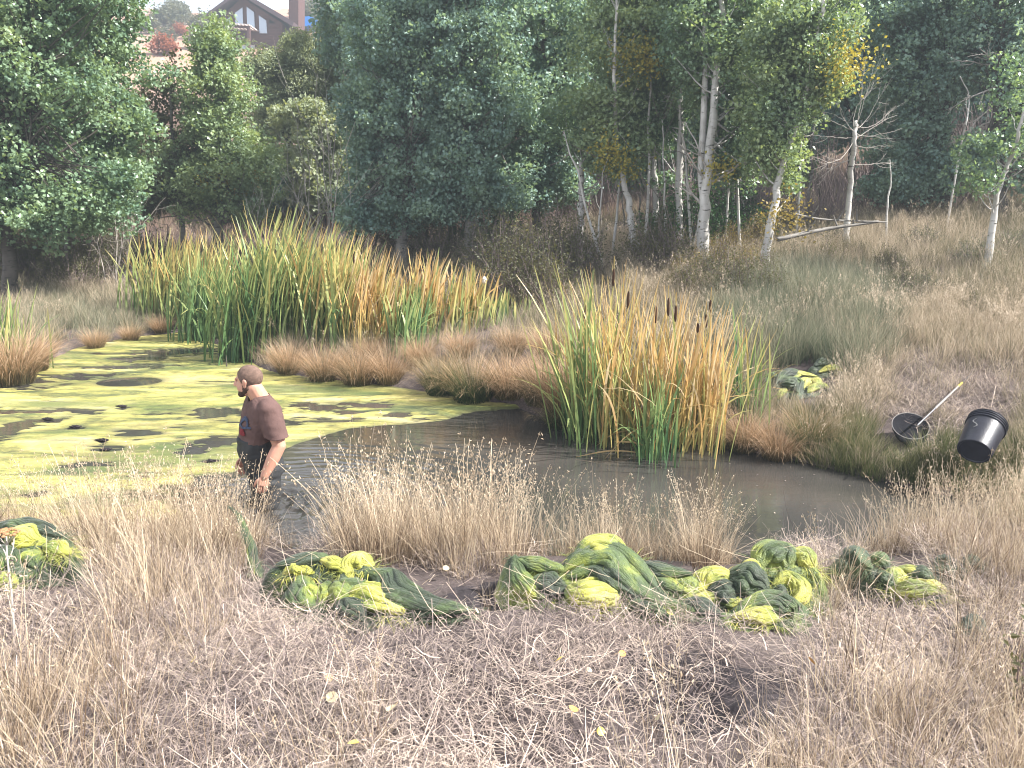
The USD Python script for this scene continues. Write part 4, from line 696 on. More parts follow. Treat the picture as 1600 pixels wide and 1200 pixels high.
# ---------------------------------------------------------------- sedge tussocks
def tussock_mesh(seed, n=900):
    rng = np.random.default_rng(seed); a = rng.uniform(0, 2 * PI, n); r = rng.random(n) ** .5
    base = np.stack([np.cos(a) * r * .3, np.sin(a) * r * .3, np.zeros(n)], 1)
    return blades(base, a + rng.normal(size=n) * .5, rng.uniform(.65, 1.25, n), r * .3 + np.abs(rng.normal(size=n)) * .1, rng.uniform(.35, 1.5, n) * (.5 + r), .0075 * rng.uniform(.6, 1.3, n), 5, np.clip(rng.normal(size=n) * .16 + .48, 0, 1), rng, twist=.9, wob=.05)[:3]
tproto = {}
def tussock(kind, px, py, h, label):
    p = hit(px, py); p[2] = max(float(terr(p[0:1], p[1:2])[0]), -.02); s = h * (.74 + .03 * (px % 5)) * np.linalg.norm(p - [0, 0, CAM_Z]) / FPX / .95
    key = (kind, px % 2)
    if key not in tproto:
        t = thing('sedge_tussock', label, 'tussock', p, px % 6, 'sedge tussocks along the far shore', (s, s, s))
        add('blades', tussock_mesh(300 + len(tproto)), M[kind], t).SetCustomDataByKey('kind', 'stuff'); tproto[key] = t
    else: copy_of(tproto[key], label, p, px % 6, (s, s, s), 'sedge tussocks along the far shore')
for a in [('sedge', 452, 586, 62, 'rusty tussock at the foot of the cattails just right of the man’s head'), ('sedge', 505, 596, 76, 'rusty tussock at the algae edge, second to the right of the man'), ('sedge', 560, 602, 82, 'broad tan rusty tussock at the algae edge below the orange cattails'), ('sedge', 607, 600, 70, 'tan tussock between the broad rusty one and the green based one'), ('sedge_green', 690, 616, 95, 'green based tussock with rusty tips, left of the darkest'), ('sedge_green', 738, 627, 100, 'dark green based tussock at the tip of the algae'), ('sedge', 795, 624, 96, 'bright rust orange tussock near the tip of the algae'), ('sedge', 848, 632, 100, 'pale rusty tussock left of the right cattails'), ('sedge', 886, 644, 118, 'tall rusty tussock tucked against the right cattails'), ('sedge_green', 873, 668, 62, 'small green tuft in the water left of the right cattails'), ('sedge', 655, 572, 64, 'pink tan tussock behind the green based one'), ('sedge', 580, 566, 56, 'pink tan tussock under the orange cattails'), ('sedge', 720, 560, 62, 'pale tussock behind the tip of the algae'), ('sedge', 800, 556, 64, 'pale grey tan tussock midway between the two cattail stands'), ('sedge', 858, 565, 70, 'pale tussock behind the left side of the right cattails'), ('sedge', 1160, 706, 88, 'rust orange tussock at the right foot of the right cattails'), ('sedge', 1215, 716, 84, 'rust orange tussock on the shore right of the slender cattails'), ('sedge_green', 1262, 700, 80, 'green tan tussock below the far algae heap'), ('sedge', 22, 600, 96, 'rusty tussock at the left edge of the pond'), ('sedge', 52, 580, 70, 'rusty tussock on the left bank behind the edge one'), ('sedge', 205, 533, 36, 'low brown tussock hanging over the far left shore'), ('sedge', 252, 522, 34, 'low brown tussock at the left end of the big cattail stand'), ('sedge', 150, 545, 40, 'low brown tussock on the left shore')]: tussock(*a)

# ---------------------------------------------------------------- grass
ZONES = [(600, 934, 160, 54), (450, 890, 60, 70), (945, 905, 150, 60), (1170, 940, 105, 66), (1405, 910, 92, 48), (40, 890, 90, 75), (1255, 600, 62, 40), (1420, 682, 58, 44), (1535, 680, 45, 46), (770, 930, 60, 26)]
def in_zone(px, py, grow=1.0): 
    k = np.zeros(np.shape(px), bool)
    for zx, zy, rx, ry in ZONES: k |= ((px - zx) / (rx * grow)) ** 2 + ((py - zy) / (ry * grow)) ** 2 < 1
    return k
def zone_px(px, py, gx_, gy_):
    k = np.zeros(np.shape(px), bool)
    for zx, zy, rx, ry in ZONES: k |= ((px - zx) / (rx + gx_)) ** 2 + ((py - zy) / (ry + gy_)) ** 2 < 1
    return k
def tuft(seed, n, L, r, w, lean=.25, curl=.7, u=(.5, .2), seg=4, wob=.06, prof='taper'):
    rng = np.random.default_rng(seed); a = rng.uniform(0, 2 * PI, n); q_ = rng.random(n) ** .5 * r
    return blades(np.stack([np.cos(a) * q_, np.sin(a) * q_, np.full(n, -.01)], 1), a + rng.normal(size=n) * .8, rng.uniform(L * .45, L, n), np.abs(rng.normal(size=n)) * lean, rng.uniform(.1, curl, n), w * rng.uniform(.6, 1.2, n), seg, np.clip(rng.normal(size=n) * u[1] + u[0], 0, 1), rng, prof, 1.2, wob)[:3]
def seed_stems(seed, n, L, r, w=.0032, spk=15, size=.017, drop=.35, u0=.6):
    rng = np.random.default_rng(seed); a = rng.uniform(0, 2 * PI, n); q_ = rng.random(n) ** .5 * r
    v, f, uv, P = blades(np.stack([np.cos(a) * q_, np.sin(a) * q_, np.full(n, -.01)], 1), a, rng.uniform(L * .65, L, n), np.abs(rng.normal(size=n)) * .13, rng.uniform(.1, .6, n), np.full(n, w), 6, np.clip(rng.normal(size=n) * .15 + u0, 0, 1), rng, 'stem', 1.2, .05)
    i = np.repeat(np.arange(n), spk); s = 4.2 + 1.8 * rng.random(len(i)); k = np.minimum(s.astype(int), 5); fr = (s - k)[:, None]
    c = P[i, k] * (1 - fr) + P[i, k + 1] * fr; off = rng.normal(size=c.shape) * .022 * (6.4 - s)[:, None]; off[:, 2] = np.abs(off[:, 2]) * .5 - .01
    lv = leaves(c + off, size * rng.uniform(.7, 1.4, len(c)), rng, drop, up=0, hang=-1.2, u=np.clip(rng.normal(size=len(c)) * .12 + u0 + .12, 0, 1))
    lf = tuft(seed + 1, n * 3, L * .6, r, w * 1.2)
    return cat([(v, f, uv), lv, lf])
def lying(seed, n=230, half=.24):
    rng = np.random.default_rng(seed); b = np.stack([rng.uniform(-half, half, n), rng.uniform(-half, half, n), rng.random(n) ** 2.2 * .06], 1)
    L = np.where(rng.random(n) < .06, rng.uniform(.2, .40, n), rng.uniform(.03, .16, n))
    return blades(b, rng.uniform(0, 2 * PI, n), L, rng.normal(size=n) * .2 + 1.42, rng.normal(size=n) * .6, np.where(rng.random(n) < .10, .0048, .0024) * rng.uniform(.5, 1.5, n), 3, np.clip(rng.normal(size=n) * .28 + .46, 0, 1), rng, 'stem', .9, .22)[:3]
rng = np.random.default_rng(21)
def scatter(n, x0, x1, y0, y1):
    x, y = rng.uniform(x0, x1, n), rng.uniform(y0, y1, n); d = pond_d(x, y); z = terr(x, y); px, py, t = project(np.stack([x, y, z], 1))
    return x, y, z, d, px, py, t
def seen(px, py, t, m=650): return (px > -m) & (px < 1600 + m) & (py > -m) & (py < 1400)
# lying straw, everywhere on the near bank
x, y, z, d, px, py, t = scatter(4200, -5.6, 6.6, 1.2, 6.2); lc = fbm(np.stack([x * 1.7, y * 1.7, 0 * x], -1), 3, 41); k = (d > .05) & (y < 6) & seen(px, py, t) & ~zone_px(px, py, 22, 6) & (rng.random(len(x)) < np.clip(.62 + 4.5 * (lc - .47), .28, 1))
hol = np.hypot((px - 1075) / 225, (py - 1125) / 135) < 1; hol2 = np.hypot((px - 775) / 70, (py - 925) / 26) < 1
k &= ~((hol | hol2) & (rng.random(len(k)) < .84)); n = k.sum()
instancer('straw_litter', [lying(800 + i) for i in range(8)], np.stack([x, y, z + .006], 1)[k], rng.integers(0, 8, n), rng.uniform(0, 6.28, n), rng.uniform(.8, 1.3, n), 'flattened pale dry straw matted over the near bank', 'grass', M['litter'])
# upright dry grass of the near bank
x, y, z, d, px, py, t = scatter(11500, -6.4, 7.2, 1.2, 6.4)
fr = np.interp(px, [-100, 90, 130, 390, 430, 455, 515, 540, 780, 800, 1120, 1150, 1320, 1350, 1700], [.9, .9, 1.1, .95, .45, .3, .3, 1.2, 1.1, .95, .95, .35, .3, .85, 1.0])
fringe = (d < 1.15) & (d > -.12)
clump = fbm(np.stack([x * 1.1, y * 1.1, 0 * x], -1), 3, 17)
bare = smooth(560, 640, px) * smooth(1010, 940, px) * smooth(930, 965, py) + np.hypot((px - 1055) / 190, (py - 1130) / 130) ** -4 * .9
fd = np.interp(px, [400, 440, 520, 550, 770, 800, 1120, 1150, 1320, 1360], [.85, .22, .22, .85, .8, .7, .65, .14, .10, .65])
dens = np.where(fringe, fd, np.where(d < 1.9, .45, 0) + np.clip(.25 + 2.4 * (clump - .42), .05, .8)); dens *= np.clip(1 - bare, .04, 1)
k = (d > -.12) & (y < 6.3) & seen(px, py, t) & ~(in_zone(px, py, .95) & (d > .42)) & (rng.random(len(x)) < dens); n = k.sum()
sc = np.where(fringe, fr, .50 + .5 * rng.random(len(x)))
sc = np.where(fringe, fr, .50 + .5 * rng.random(len(x))) * rng.uniform(.75, 1.15, len(x))
low = (zone_px(px, py - 60, 20, 0) | zone_px(px, py - 120, 10, 0)) & (py > 880); sc = np.where(low, sc * .42, sc); k &= ~(low & (rng.random(len(x)) < .6)); n = k.sum()
protos = [tuft(900 + i, 24, .58, .08, .0036, .24, .8, (.5, .26)) for i in range(4)] + [seed_stems(920 + i, 5, .74, .07) for i in range(4)] + [tuft(940 + i, 34, .36, .09, .0026, .45, 1.3, (.6, .28)) for i in range(4)]
idx = np.where(rng.random(len(x)) < np.where(fringe, .26, .12), rng.integers(4, 8, len(x)), np.where(rng.random(len(x)) < .5, rng.integers(0, 4, len(x)), rng.integers(8, 12, len(x))))
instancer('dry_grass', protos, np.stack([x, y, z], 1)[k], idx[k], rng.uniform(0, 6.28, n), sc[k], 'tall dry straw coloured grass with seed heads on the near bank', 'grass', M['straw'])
# bank grass of the far and right shores
pb = [tuft(960 + i, 46, .46, .17, .0052, .3, .9, (.5, .22)) for i in range(5)] + [seed_stems(970 + i, 5, .62, .14, .004, 14, .028) for i in range(2)]
P_, I_, S_ = [], [], []
for (n, x0, x1, y0, y1, s) in [(7000, 1.5, 9, 5.4, 12, .92), (7500, 2, 16, 9, 19, 1.15), (3800, -14, -3.5, 8, 19, 1.05), (3000, -5, 5, 10, 20, 1.0), (5000, -22, 22, 18, 30, 1.25)]:
    x, y, z, d, px, py, t = scatter(n, x0, x1, y0, y1); cl = fbm(np.stack([x * .6, y * .6, 0 * x], -1), 3, 23)
    k = (d > .02) & seen(px, py, t) & ~in_zone(px, py, .9) & (rng.random(n) < np.clip(.5 + 2.2 * (cl - .42), .18, 1)) & ((y > 6.4) | (x > 3.6))
    trod = np.hypot((px - 1520) / 125, (py - 612) / 40) < 1
    k &= ~(trod & (rng.random(n) < .85))
    P_.append(np.stack([x, y, z], 1)[k]); m_ = int(k.sum()); I_.append(np.where(rng.random(m_) < .86, rng.integers(0, 5, m_), rng.integers(5, 7, m_))); S_.append(s * rng.uniform(.6, 1.2, m_) * np.where(in_zone(px[k], py[k], 1.35), .6, 1) * np.clip(.6 + d[k], .6, 1))
P_ = np.vstack(P_); instancer('bank_grass', pb, P_, np.concatenate(I_), rng.uniform(0, 6.28, len(P_)), np.concatenate(S_), 'mixed olive and straw grass covering the far and right banks', 'grass', M['bank'])
x, y, z, d, px, py, t = scatter(1400, 3, 10, 5.8, 11); k = (np.hypot((px - 1515) / 170, (py - 610) / 60) < 1) & ~in_zone(px, py, .8); n = k.sum()
instancer('trodden_straw', [lying(830 + i) for i in range(5)], np.stack([x, y, z + .01], 1)[k], rng.integers(0, 5, n), rng.uniform(0, 6.28, n), rng.uniform(1, 1.6, n), 'pinkish trodden straw on the right bank above the bucket', 'grass', M['litter'])
x, y, z, d, px, py, t = scatter(2600, 2.6, 6.5, 5.0, 9); k = (d > 0) & (d < .9) & (px > 1240) & (py > 650) & (py < 790) & ~zone_px(px, py + 10, -2, 2); n = k.sum()
instancer('green_grass', [tuft(980 + i, 40, .34, .1, .0042, .3, .9, (.45, .2)) for i in range(4)], np.stack([x, y, z], 1)[k], rng.integers(0, 4, n), rng.uniform(0, 6.28, n), rng.uniform(.6, 1.15, n), 'dark green grass on the wet shore below the bucket', 'grass', M['green'])
x, y, z, d, px, py, t = scatter(3200, -26, 26, 23, 46); k = seen(px, py, t); n = k.sum()
instancer('far_grass', [tuft(990 + i, 60, .6, .35, .012, .3, .8) for i in range(3)], np.stack([x, y, z], 1)[k], rng.integers(0, 3, n), rng.uniform(0, 6.28, n), rng.uniform(.8, 1.5, n), 'pinkish dry grass on the shaded slope under the trees', 'grass', M['far_grass'])
x, y, z, d, px, py, t = scatter(5200, 2.2, 8.5, 8.2, 15.5); k = (d > .1) & (((px - 1255) / 150) ** 2 + ((py - 515) / 85) ** 2 < rng.uniform(.4, 1.2, len(px))) & ~in_zone(px, py - 12, 1.1); n = k.sum()
instancer('grey_green_grass', [tuft(1010 + i, 44, .60, .15, .0055, .26, .8, (.5, .2)) for i in range(4)], np.stack([x, y, z], 1)[k], rng.integers(0, 4, n), rng.uniform(0, 6.28, n), rng.uniform(.7, 1.25, n), 'tall grey green grass on the slope right of the right cattails', 'grass', M['grey_green'])
x, y, z, d, px, py, t = scatter(2600, -11, -4, 8, 18); k = (d > .05) & (px > 40) & (px < 250) & (py > 440) & (py < 535) & (rng.random(len(px)) < .6); n = k.sum()
instancer('grey_green_grass', [tuft(1020 + i, 40, .5, .16, .006, .4, 1.1, (.6, .2)) for i in range(3)], np.stack([x, y, z], 1)[k], rng.integers(0, 3, n), rng.uniform(0, 6.28, n), rng.uniform(.7, 1.2, n), 'pale grey green grass drooping over the far left shore', 'grass', M['grey_green'])
# ---------------------------------------------------------------- heaps of pulled algae
def fold_mesh(P, r, seed, flat=0.8, n=44, m=30, uo=0.0):
    """A twisted wet fold: a tube with fibre ridges along it."""
    P = np.asarray(P); r = np.asarray(r)
    C = curve(P, n); s = np.linspace(0, 1, n); rr = np.interp(s * (len(r) - 1), np.arange(len(r)), r) * np.clip(np.sin(np.clip(s, .003, .997) * PI), 0, 1) ** .5
    T = np.gradient(C, axis=0); L = np.concatenate([[0], np.cumsum(np.linalg.norm(np.diff(C, axis=0), axis=1))]); T /= np.linalg.norm(T, axis=1, keepdims=True) + 1e-9
    A = np.cross(T, [0, 0, 1.0]); A /= np.linalg.norm(A, axis=1, keepdims=True) + 1e-9; B = np.cross(A, T)
    th = np.arange(m) / m * 2 * PI; rng = np.random.default_rng(seed); tw = rng.uniform(-2.5, 2.5)
    Th = th[None] + tw * s[:, None]
    q = np.stack([np.cos(Th) * 1.3, np.sin(Th) * 1.3, 0 * Th + L[:, None] * 2.0 + seed], -1)
    q2 = np.stack([np.cos(Th) * 4.2, np.sin(Th) * 4.2, 0 * Th + L[:, None] * 2.5 + seed * 3], -1)
    k = 1 + 0.45 * (fbm(q, 2, seed) - .5) + .35 * (np.abs(noise(q2, seed + 1) - .5) * 2 - .5) + .12 * (noise(q2 * 2.3, seed + 2) - .5)
    R = rr[:, None] * k
    V = C[:, None] + np.cos(th)[None, :, None] * A[:, None] * R[..., None] + np.sin(th)[None, :, None] * B[:, None] * R[..., None] * flat
    V = V + ((fbm(V * 14, 3, seed + 5) - .5) * .25 * rr.mean())[..., None] * np.array([.6, .6, 1.0])
    V = np.concatenate([V, V[:, :1]], 1); uv = np.stack([np.broadcast_to(np.arange(m + 1) / m + uo, (n, m + 1)), np.repeat(L[:, None] / .3, m + 1, 1)], -1)
    parts = [(V.reshape(-1, 3), grid_faces(n, m + 1), uv.reshape(-1, 2))]
    for j in range(16):          # strands lying along the fold
        a0 = rng.uniform(-.25, PI + .25); lo, hi = rng.uniform(0, .35), rng.uniform(.55, 1.0); ss = np.linspace(lo, hi, 26)
        ang = a0 + rng.uniform(-1.8, 1.8) * (ss - lo) + .12 * np.sin(ss * 14 + seed); k = ss * (n - 1); i0 = np.minimum(k.astype(int), n - 2); f = (k - i0)[:, None]
        cc = C[i0] * (1 - f) + C[i0 + 1] * f; ra = (rr[i0] * (1 - f[:, 0]) + rr[i0 + 1] * f[:, 0])
        pp = cc + (np.cos(ang) * ra * .86)[:, None] * A[i0] + (np.sin(ang) * ra * flat * .86)[:, None] * B[i0]
        rad = np.interp(ss, s, rr) * rng.uniform(.07, .24) * np.sin(np.linspace(.08, PI - .08, 26)) ** .8 * (1 + .5 * (noise(pp * 16, seed) - .5))
        v_, f_, u_ = tubes(pp[None], rad[None], 9); u_[:, 0] = rng.random() + np.tile(np.arange(9) / 20, 26); u_[:, 1] *= L[-1] / .3; parts.append((v_, f_, u_))
    return cat(parts)
from scipy.ndimage import gaussian_filter
STRAWS = []
def heap(name, label, base_px, folds, mass, sheet='dark', seed=0, slope=.9, lift=1.0):
    g0 = hit(*base_px); t0 = g0[1] / ray(*base_px)[1]
    t = thing(name, label, 'algae heap', g0); rng = np.random.default_rng(seed + 77); allf = []
    for i, (mat_, pts) in enumerate(folds):
        P, R = [], []
        for a in pts:
            tt = t0 * (1 + (base_px[1] - a[1]) / FPX * slope); p = pt(a[0], a[1], tt); r = a[2] * tt / FPX * 1.32
            p[2] = max(p[2], float(terr(p[0:1], p[1:2])[0]) + .45 * r + .035); P.append(p - g0); R.append(r)
        allf.append((np.array(P), np.array(R)))
        add('fold', fold_mesh(P, np.array(R) * 1.05, seed * 50 + i, .62), M['algae_' + mat_], t, smooth=True)
        nn = 240 if t0 < 6 else 24       # frayed filaments
        k = rng.integers(0, len(P) - 1, nn); f = rng.random((nn, 1)); b = np.array(P)[k] * (1 - f) + np.array(P)[k + 1] * f; rr = np.array(R)[k]
        az = rng.uniform(0, 2 * PI, nn); b = b + np.stack([np.cos(az), np.sin(az), -.55 + 0 * az], 1) * rr[:, None] * .75
        v, f_, uv, _ = blades(b, az, rr * rng.uniform(.6, 1.9, nn), rng.uniform(1.0, 1.9, nn), rng.uniform(.2, 1.2, nn), rng.uniform(.002, .007, nn), 4, None, rng, wob=.15)
        add('frayed_filaments', (v, f_, uv), M['algae_' + mat_], t).SetCustomDataByKey('kind', 'stuff')
    # one wet sheet draped over the folds and down to the ground
    for P, R in allf:
        k = rng.integers(0, len(P), 3); STRAWS.append(P[k] + g0 + [0, 0, 1] * (R[k] * .75)[:, None] + rng.normal(size=(3, 3)) * R.mean() * .5)
    if not mass: return t
    S, SR = [], []
    for P, R in allf:
        c = curve(P, 34); S.append(c); SR.append(np.interp(np.linspace(0, len(R) - 1, 34), np.arange(len(R)), R))
    S, SR = np.vstack(S) + g0, np.concatenate(SR); st = float(np.clip(SR.mean() * .22, .004, .012)); mg = SR.max() * 1.6
    xs, ys = np.arange(S[:, 0].min() - mg, S[:, 0].max() + mg, st), np.arange(S[:, 1].min() - mg, S[:, 1].max() + mg, st)
    X, Y = np.meshgrid(xs, ys, indexing='ij'); env = np.full(X.shape, -9.0)
    for c, r in zip(S, SR): env = np.maximum(env, c[2] + .10 * r - .75 * ((X - c[0]) ** 2 + (Y - c[1]) ** 2) / r)
    q = np.stack([X, Y, 0 * X], -1); g = terr(X, Y); soft = gaussian_filter(env, 1.6); rm = float(SR.mean())
    warp = fbm(q * .35 / rm, 2, seed + 3)[..., None] * 2.2
    Z = soft + rm * (.9 * (fbm(q * .4 / rm, 3, seed) - .5) + .55 * (np.abs(noise(q * np.array([.55, 1.4, 1]) / rm + warp, seed + 9) - .5) * 2 - .5))
    keep = Z > g + .012; Z = np.maximum(Z, g + .004)
    F = grid_faces(len(xs), len(ys))[:, ::-1]; F = F[keep.ravel()[F].any(1)]; V = np.stack([X, Y, Z], -1).reshape(-1, 3) - g0
    us = np.unique(F); re = np.zeros(len(V), int); re[us] = np.arange(len(us))
    add('draped_sheet', (V[us], re[F], (np.stack([X * 1.2 + .3 * Y + .12 * warp[..., 0], Y * 4 + .5 * warp[..., 0]], -1).reshape(-1, 2))[us]), M['algae_' + sheet], t, smooth=True)
    return t
heap('algae_heap', 'heap of yellow and dark green algae with a long dark tail, left of centre', (560, 975), [
    ('dark', [(430, 884, 10), (475, 876, 13), (513, 868, 9)]), ('yellow', [(441, 899, 8), (462, 888, 13), (492, 896, 9)]), ('mid', [(469, 900, 16), (474, 935, 23), (490, 966, 14)]), ('mid', [(512, 908, 13), (507, 936, 18), (495, 962, 10)]),
    ('yellow', [(497, 874, 8), (522, 880, 12), (545, 890, 9)]), ('yellow', [(549, 908, 12), (546, 886, 14), (565, 874, 15), (583, 886, 12)]), ('dark', [(573, 893, 14), (602, 903, 24), (624, 931, 24), (664, 957, 19), (707, 974, 15), (740, 980, 7)]),
    ('dark', [(588, 918, 20), (617, 946, 22), (652, 966, 14)]), ('mid', [(530, 905, 22), (545, 930, 26), (560, 948, 18)]), ('yellow', [(532, 922, 18), (560, 930, 26), (586, 947, 22), (618, 961, 15), (652, 969, 7)]), ('dark', [(528, 952, 18), (552, 976, 17), (570, 998, 8)])],
    [(550, 925, 85, 26, .10), (700, 975, 45, 9, .03)], seed=1)
heap('algae_heap', 'tallest algae heap, a green mound with a yellow bag of algae in front', (935, 962), [
    ('mid', [(804, 866, 9), (812, 901, 13), (832, 929, 14), (852, 946, 9)]), ('mid', [(805, 872, 8), (842, 882, 12), (885, 890, 9)]), ('dark', [(830, 905, 14), (860, 915, 20), (890, 925, 14)]),
    ('yellow', [(897, 866, 12), (925, 856, 20), (958, 858, 20), (988, 878, 12)]), ('mid', [(880, 892, 18), (914, 874, 28), (955, 876, 30), (992, 906, 24), (1024, 938, 18), (1061, 953, 14), (1102, 967, 8)]),
    ('dark', [(885, 902, 18), (924, 890, 24), (960, 904, 24), (992, 929, 20), (1036, 961, 12)]), ('mid', [(930, 875, 14), (974, 880, 18), (1011, 906, 16), (1049, 939, 11)]), ('yellow', [(893, 912, 12), (908, 932, 26), (945, 933, 27), (972, 930, 15)]),
    ('yellow', [(874, 948, 8), (920, 953, 15), (968, 951, 9)]), ('yellow', [(947, 897, 8), (974, 920, 11), (1005, 942, 11), (1039, 964, 7)]), ('dark', [(978, 943, 12), (1005, 970, 12), (1030, 992, 9), (1055, 1006, 4)]), ('dark', [(990, 882, 10), (1030, 890, 14), (1082, 897, 8)]), ('mid', [(1000, 905, 9), (1040, 912, 11), (1078, 926, 7)])],
    [(925, 925, 100, 28, .12), (1050, 945, 50, 16, .05)], seed=2, sheet='mid')
heap('algae_heap', 'lumpy yellow green algae heap right of the tallest one', (1165, 985), [
    ('mid', [(1183, 888, 14), (1197, 868, 20), (1226, 868, 20), (1234, 894, 14)]), ('yellow', [(1228, 866, 10), (1256, 871, 16), (1271, 890, 10)]), ('yellow', [(1083, 928, 12), (1098, 906, 15), (1127, 899, 15), (1150, 914, 11)]),
    ('dark', [(1135, 898, 18), (1168, 908, 30), (1200, 926, 24)]), ('dark', [(1100, 925, 16), (1130, 925, 22), (1160, 935, 18)]), ('yellow', [(1160, 894, 8), (1175, 886, 12), (1188, 895, 9)]), ('yellow', [(1206, 914, 10), (1228, 904, 14), (1248, 916, 13), (1248, 936, 12), (1222, 946, 9)]),
    ('dark', [(1210, 925, 12), (1232, 928, 12)]), ('yellow', [(1052, 951, 9), (1092, 939, 12), (1124, 932, 14), (1155, 945, 14), (1185, 956, 10)]), ('mid', [(1149, 967, 16), (1183, 957, 22), (1217, 958, 20), (1245, 976, 15), (1238, 1002, 8)]),
    ('yellow', [(1139, 986, 9), (1186, 990, 13), (1222, 996, 8)]), ('dark', [(1060, 962, 14), (1095, 968, 15), (1130, 985, 8)]), ('yellow', [(1150, 975, 10), (1190, 968, 14), (1225, 972, 9)])],
    [(1165, 935, 90, 30, .10)], seed=3, sheet='mid')
heap('algae_heap', 'small algae heap with a looped yellow fold on the right of the bank', (1430, 948), [
    ('dark', [(1320, 870, 10), (1334, 866, 14), (1350, 880, 13), (1366, 890, 9)]), ('mid', [(1358, 870, 7), (1376, 872, 10), (1387, 888, 7)]), ('yellow', [(1398, 885, 9), (1398, 903, 12), (1405, 920, 8)]), ('yellow', [(1400, 888, 7), (1426, 891, 8), (1440, 897, 6)]),
    ('dark', [(1416, 896, 11), (1441, 899, 15), (1463, 908, 10)]), ('yellow', [(1412, 917, 8), (1437, 912, 11), (1462, 918, 12), (1478, 931, 8)]), ('yellow', [(1388, 921, 9), (1402, 924, 14), (1422, 936, 16), (1447, 940, 14), (1476, 935, 9)]), ('mid', [(1370, 895, 9), (1385, 905, 12), (1396, 918, 9)])],
    [(1420, 920, 58, 20, .07)], seed=4)
heap('algae_heap', 'low dark green algae lump at the right, behind the looped yellow fold', (1495, 905), [('dark', [(1462, 884, 9), (1478, 880, 13), (1496, 889, 11)]), ('dark', [(1500, 895, 8), (1520, 888, 12), (1538, 893, 8)]), ('dark', [(1455, 898, 8), (1480, 902, 9), (1510, 905, 7)])], [(1495, 900, 45, 9, .03)], seed=5)
heap('algae_heap', 'dark algae curl hanging on the grass at the right', (1520, 1000), [('dark', [(1507, 994, 7), (1512, 978, 9), (1524, 974, 10), (1531, 990, 8), (1528, 1004, 5)])], [], seed=6)
heap('algae_heap', 'bright yellow algae heap cut by the left edge of the picture', (40, 925), [
    ('dark', [(-20, 822, 10), (30, 821, 13), (67, 828, 13), (98, 838, 8)]), ('yellow', [(8, 856, 14), (28, 842, 22), (50, 842, 24), (75, 850, 14)]), ('yellow', [(70, 850, 12), (90, 856, 12), (112, 866, 7)]), ('mid', [(28, 892, 13), (45, 876, 20), (72, 866, 13)]),
    ('dark', [(-20, 860, 18), (10, 870, 24), (28, 888, 18), (2, 900, 14)]), ('yellow', [(-10, 914, 12), (8, 922, 14), (13, 936, 13), (-10, 947, 10)]), ('mid', [(-5, 905, 12), (30, 905, 16), (60, 895, 10)])],
    [(35, 880, 65, 30, .10)], seed=7)
heap('algae_heap', 'algae heap with pale yellow strips in the grass right of the cattails', (1250, 632), [
    ('dark', [(1212, 602, 7), (1225, 588, 9), (1242, 583, 9), (1254, 588, 6)]), ('dark', [(1217, 604, 10), (1230, 604, 12), (1244, 606, 11), (1246, 622, 7)]), ('yellow', [(1222, 600, 3.5), (1236, 592, 4.5), (1248, 584, 5), (1265, 586, 4.5), (1280, 589, 3)]), ('yellow', [(1279, 582, 4), (1294, 577, 6), (1306, 576, 6), (1316, 584, 4)]),
    ('yellow', [(1253, 612, 5), (1258, 602, 7), (1269, 596, 5)]), ('yellow', [(1268, 596, 5), (1275, 603, 6.5), (1280, 611, 5)]), ('yellow', [(1261, 622, 5), (1271, 615, 7), (1285, 610, 6), (1294, 616, 4)]), ('yellow', [(1215, 627, 3), (1222, 617, 5), (1230, 608, 3)]), ('dark', [(1272, 572, 6), (1288, 567, 9), (1302, 565, 6)]), ('mid', [(1196, 588, 4), (1206, 586, 5), (1216, 590, 4)])],
    [(1252, 612, 52, 18, .16)], seed=8, slope=1.6)
heap('algae_strand', 'green algae strand draped down the grass left of the man’s legs', (400, 915), [('dark', [(356, 790, 2.5), (372, 806, 4), (383, 832, 5), (394, 858, 6), (398, 884, 7), (405, 912, 5)]), ('mid', [(376, 826, 3), (388, 850, 4), (393, 876, 5), (398, 908, 4)]), ('dark', [(392, 868, 5), (402, 892, 6), (408, 916, 4)])], [], seed=9, slope=1.0)
b = np.vstack(STRAWS[:-6]); rng = np.random.default_rng(4); n = len(b)
v, f, uv, _ = blades(b - [0, 0, .01], rng.uniform(0, 2 * PI, n), rng.uniform(.08, .38, n), rng.normal(size=n) * .16 + 1.5, rng.normal(size=n) * .25 + .15, rng.uniform(.0018, .0042, n), 5, np.clip(rng.normal(size=n) * .15 + .75, 0, 1), rng, 'stem', .8, .06)
tag(add('loose_straw', (v, f, uv), M['straw']), 'loose pale straws lying across the pulled algae heaps', 'straw', kind='stuff')
# ---------------------------------------------------------------- the man wading
MF = manifold3d.Manifold
def ball(p, r, seg=24):
    s = MF.sphere(1.0, seg); r = np.ones(3) * r
    return s.scale(tuple(map(float, r))).translate(tuple(map(float, p)))
def bone(*js, seg=20):
    return sum((MF.batch_hull([ball(a[:3], a[3], seg), ball(b[:3], b[3], seg)]) for a, b in zip(js[:-1], js[1:])), MF())
def to_mesh(mf, length, it=8):
    m_ = mf.refine_to_length(length).to_mesh(); t_ = trimesh.Trimesh(m_.vert_properties[:, :3], m_.tri_verts, process=True)
    trimesh.smoothing.filter_taubin(t_, 0.5, 0.52, iterations=it); return t_
M['skin'] = plain('skin', (0.42, 0.225, 0.16), 0.5, 0.4, 0.12, 14, subsurface_weight=0.12, subsurface_scale=0.01)
M['shirt'] = plain('shirt_cloth', (0.10, 0.060, 0.054), 0.9, 0.15, 0.15, 12, 0.25, 260)
M['wader'] = plain('wader_fabric', (0.027, 0.028, 0.030), 0.7, 0.3, 0.3, 9, 0.25, 160)
M['hair'] = plain('cropped_hair', (0.14, 0.09, 0.07), 0.85, 0.25, 0.3, 40, 0.6, 700)
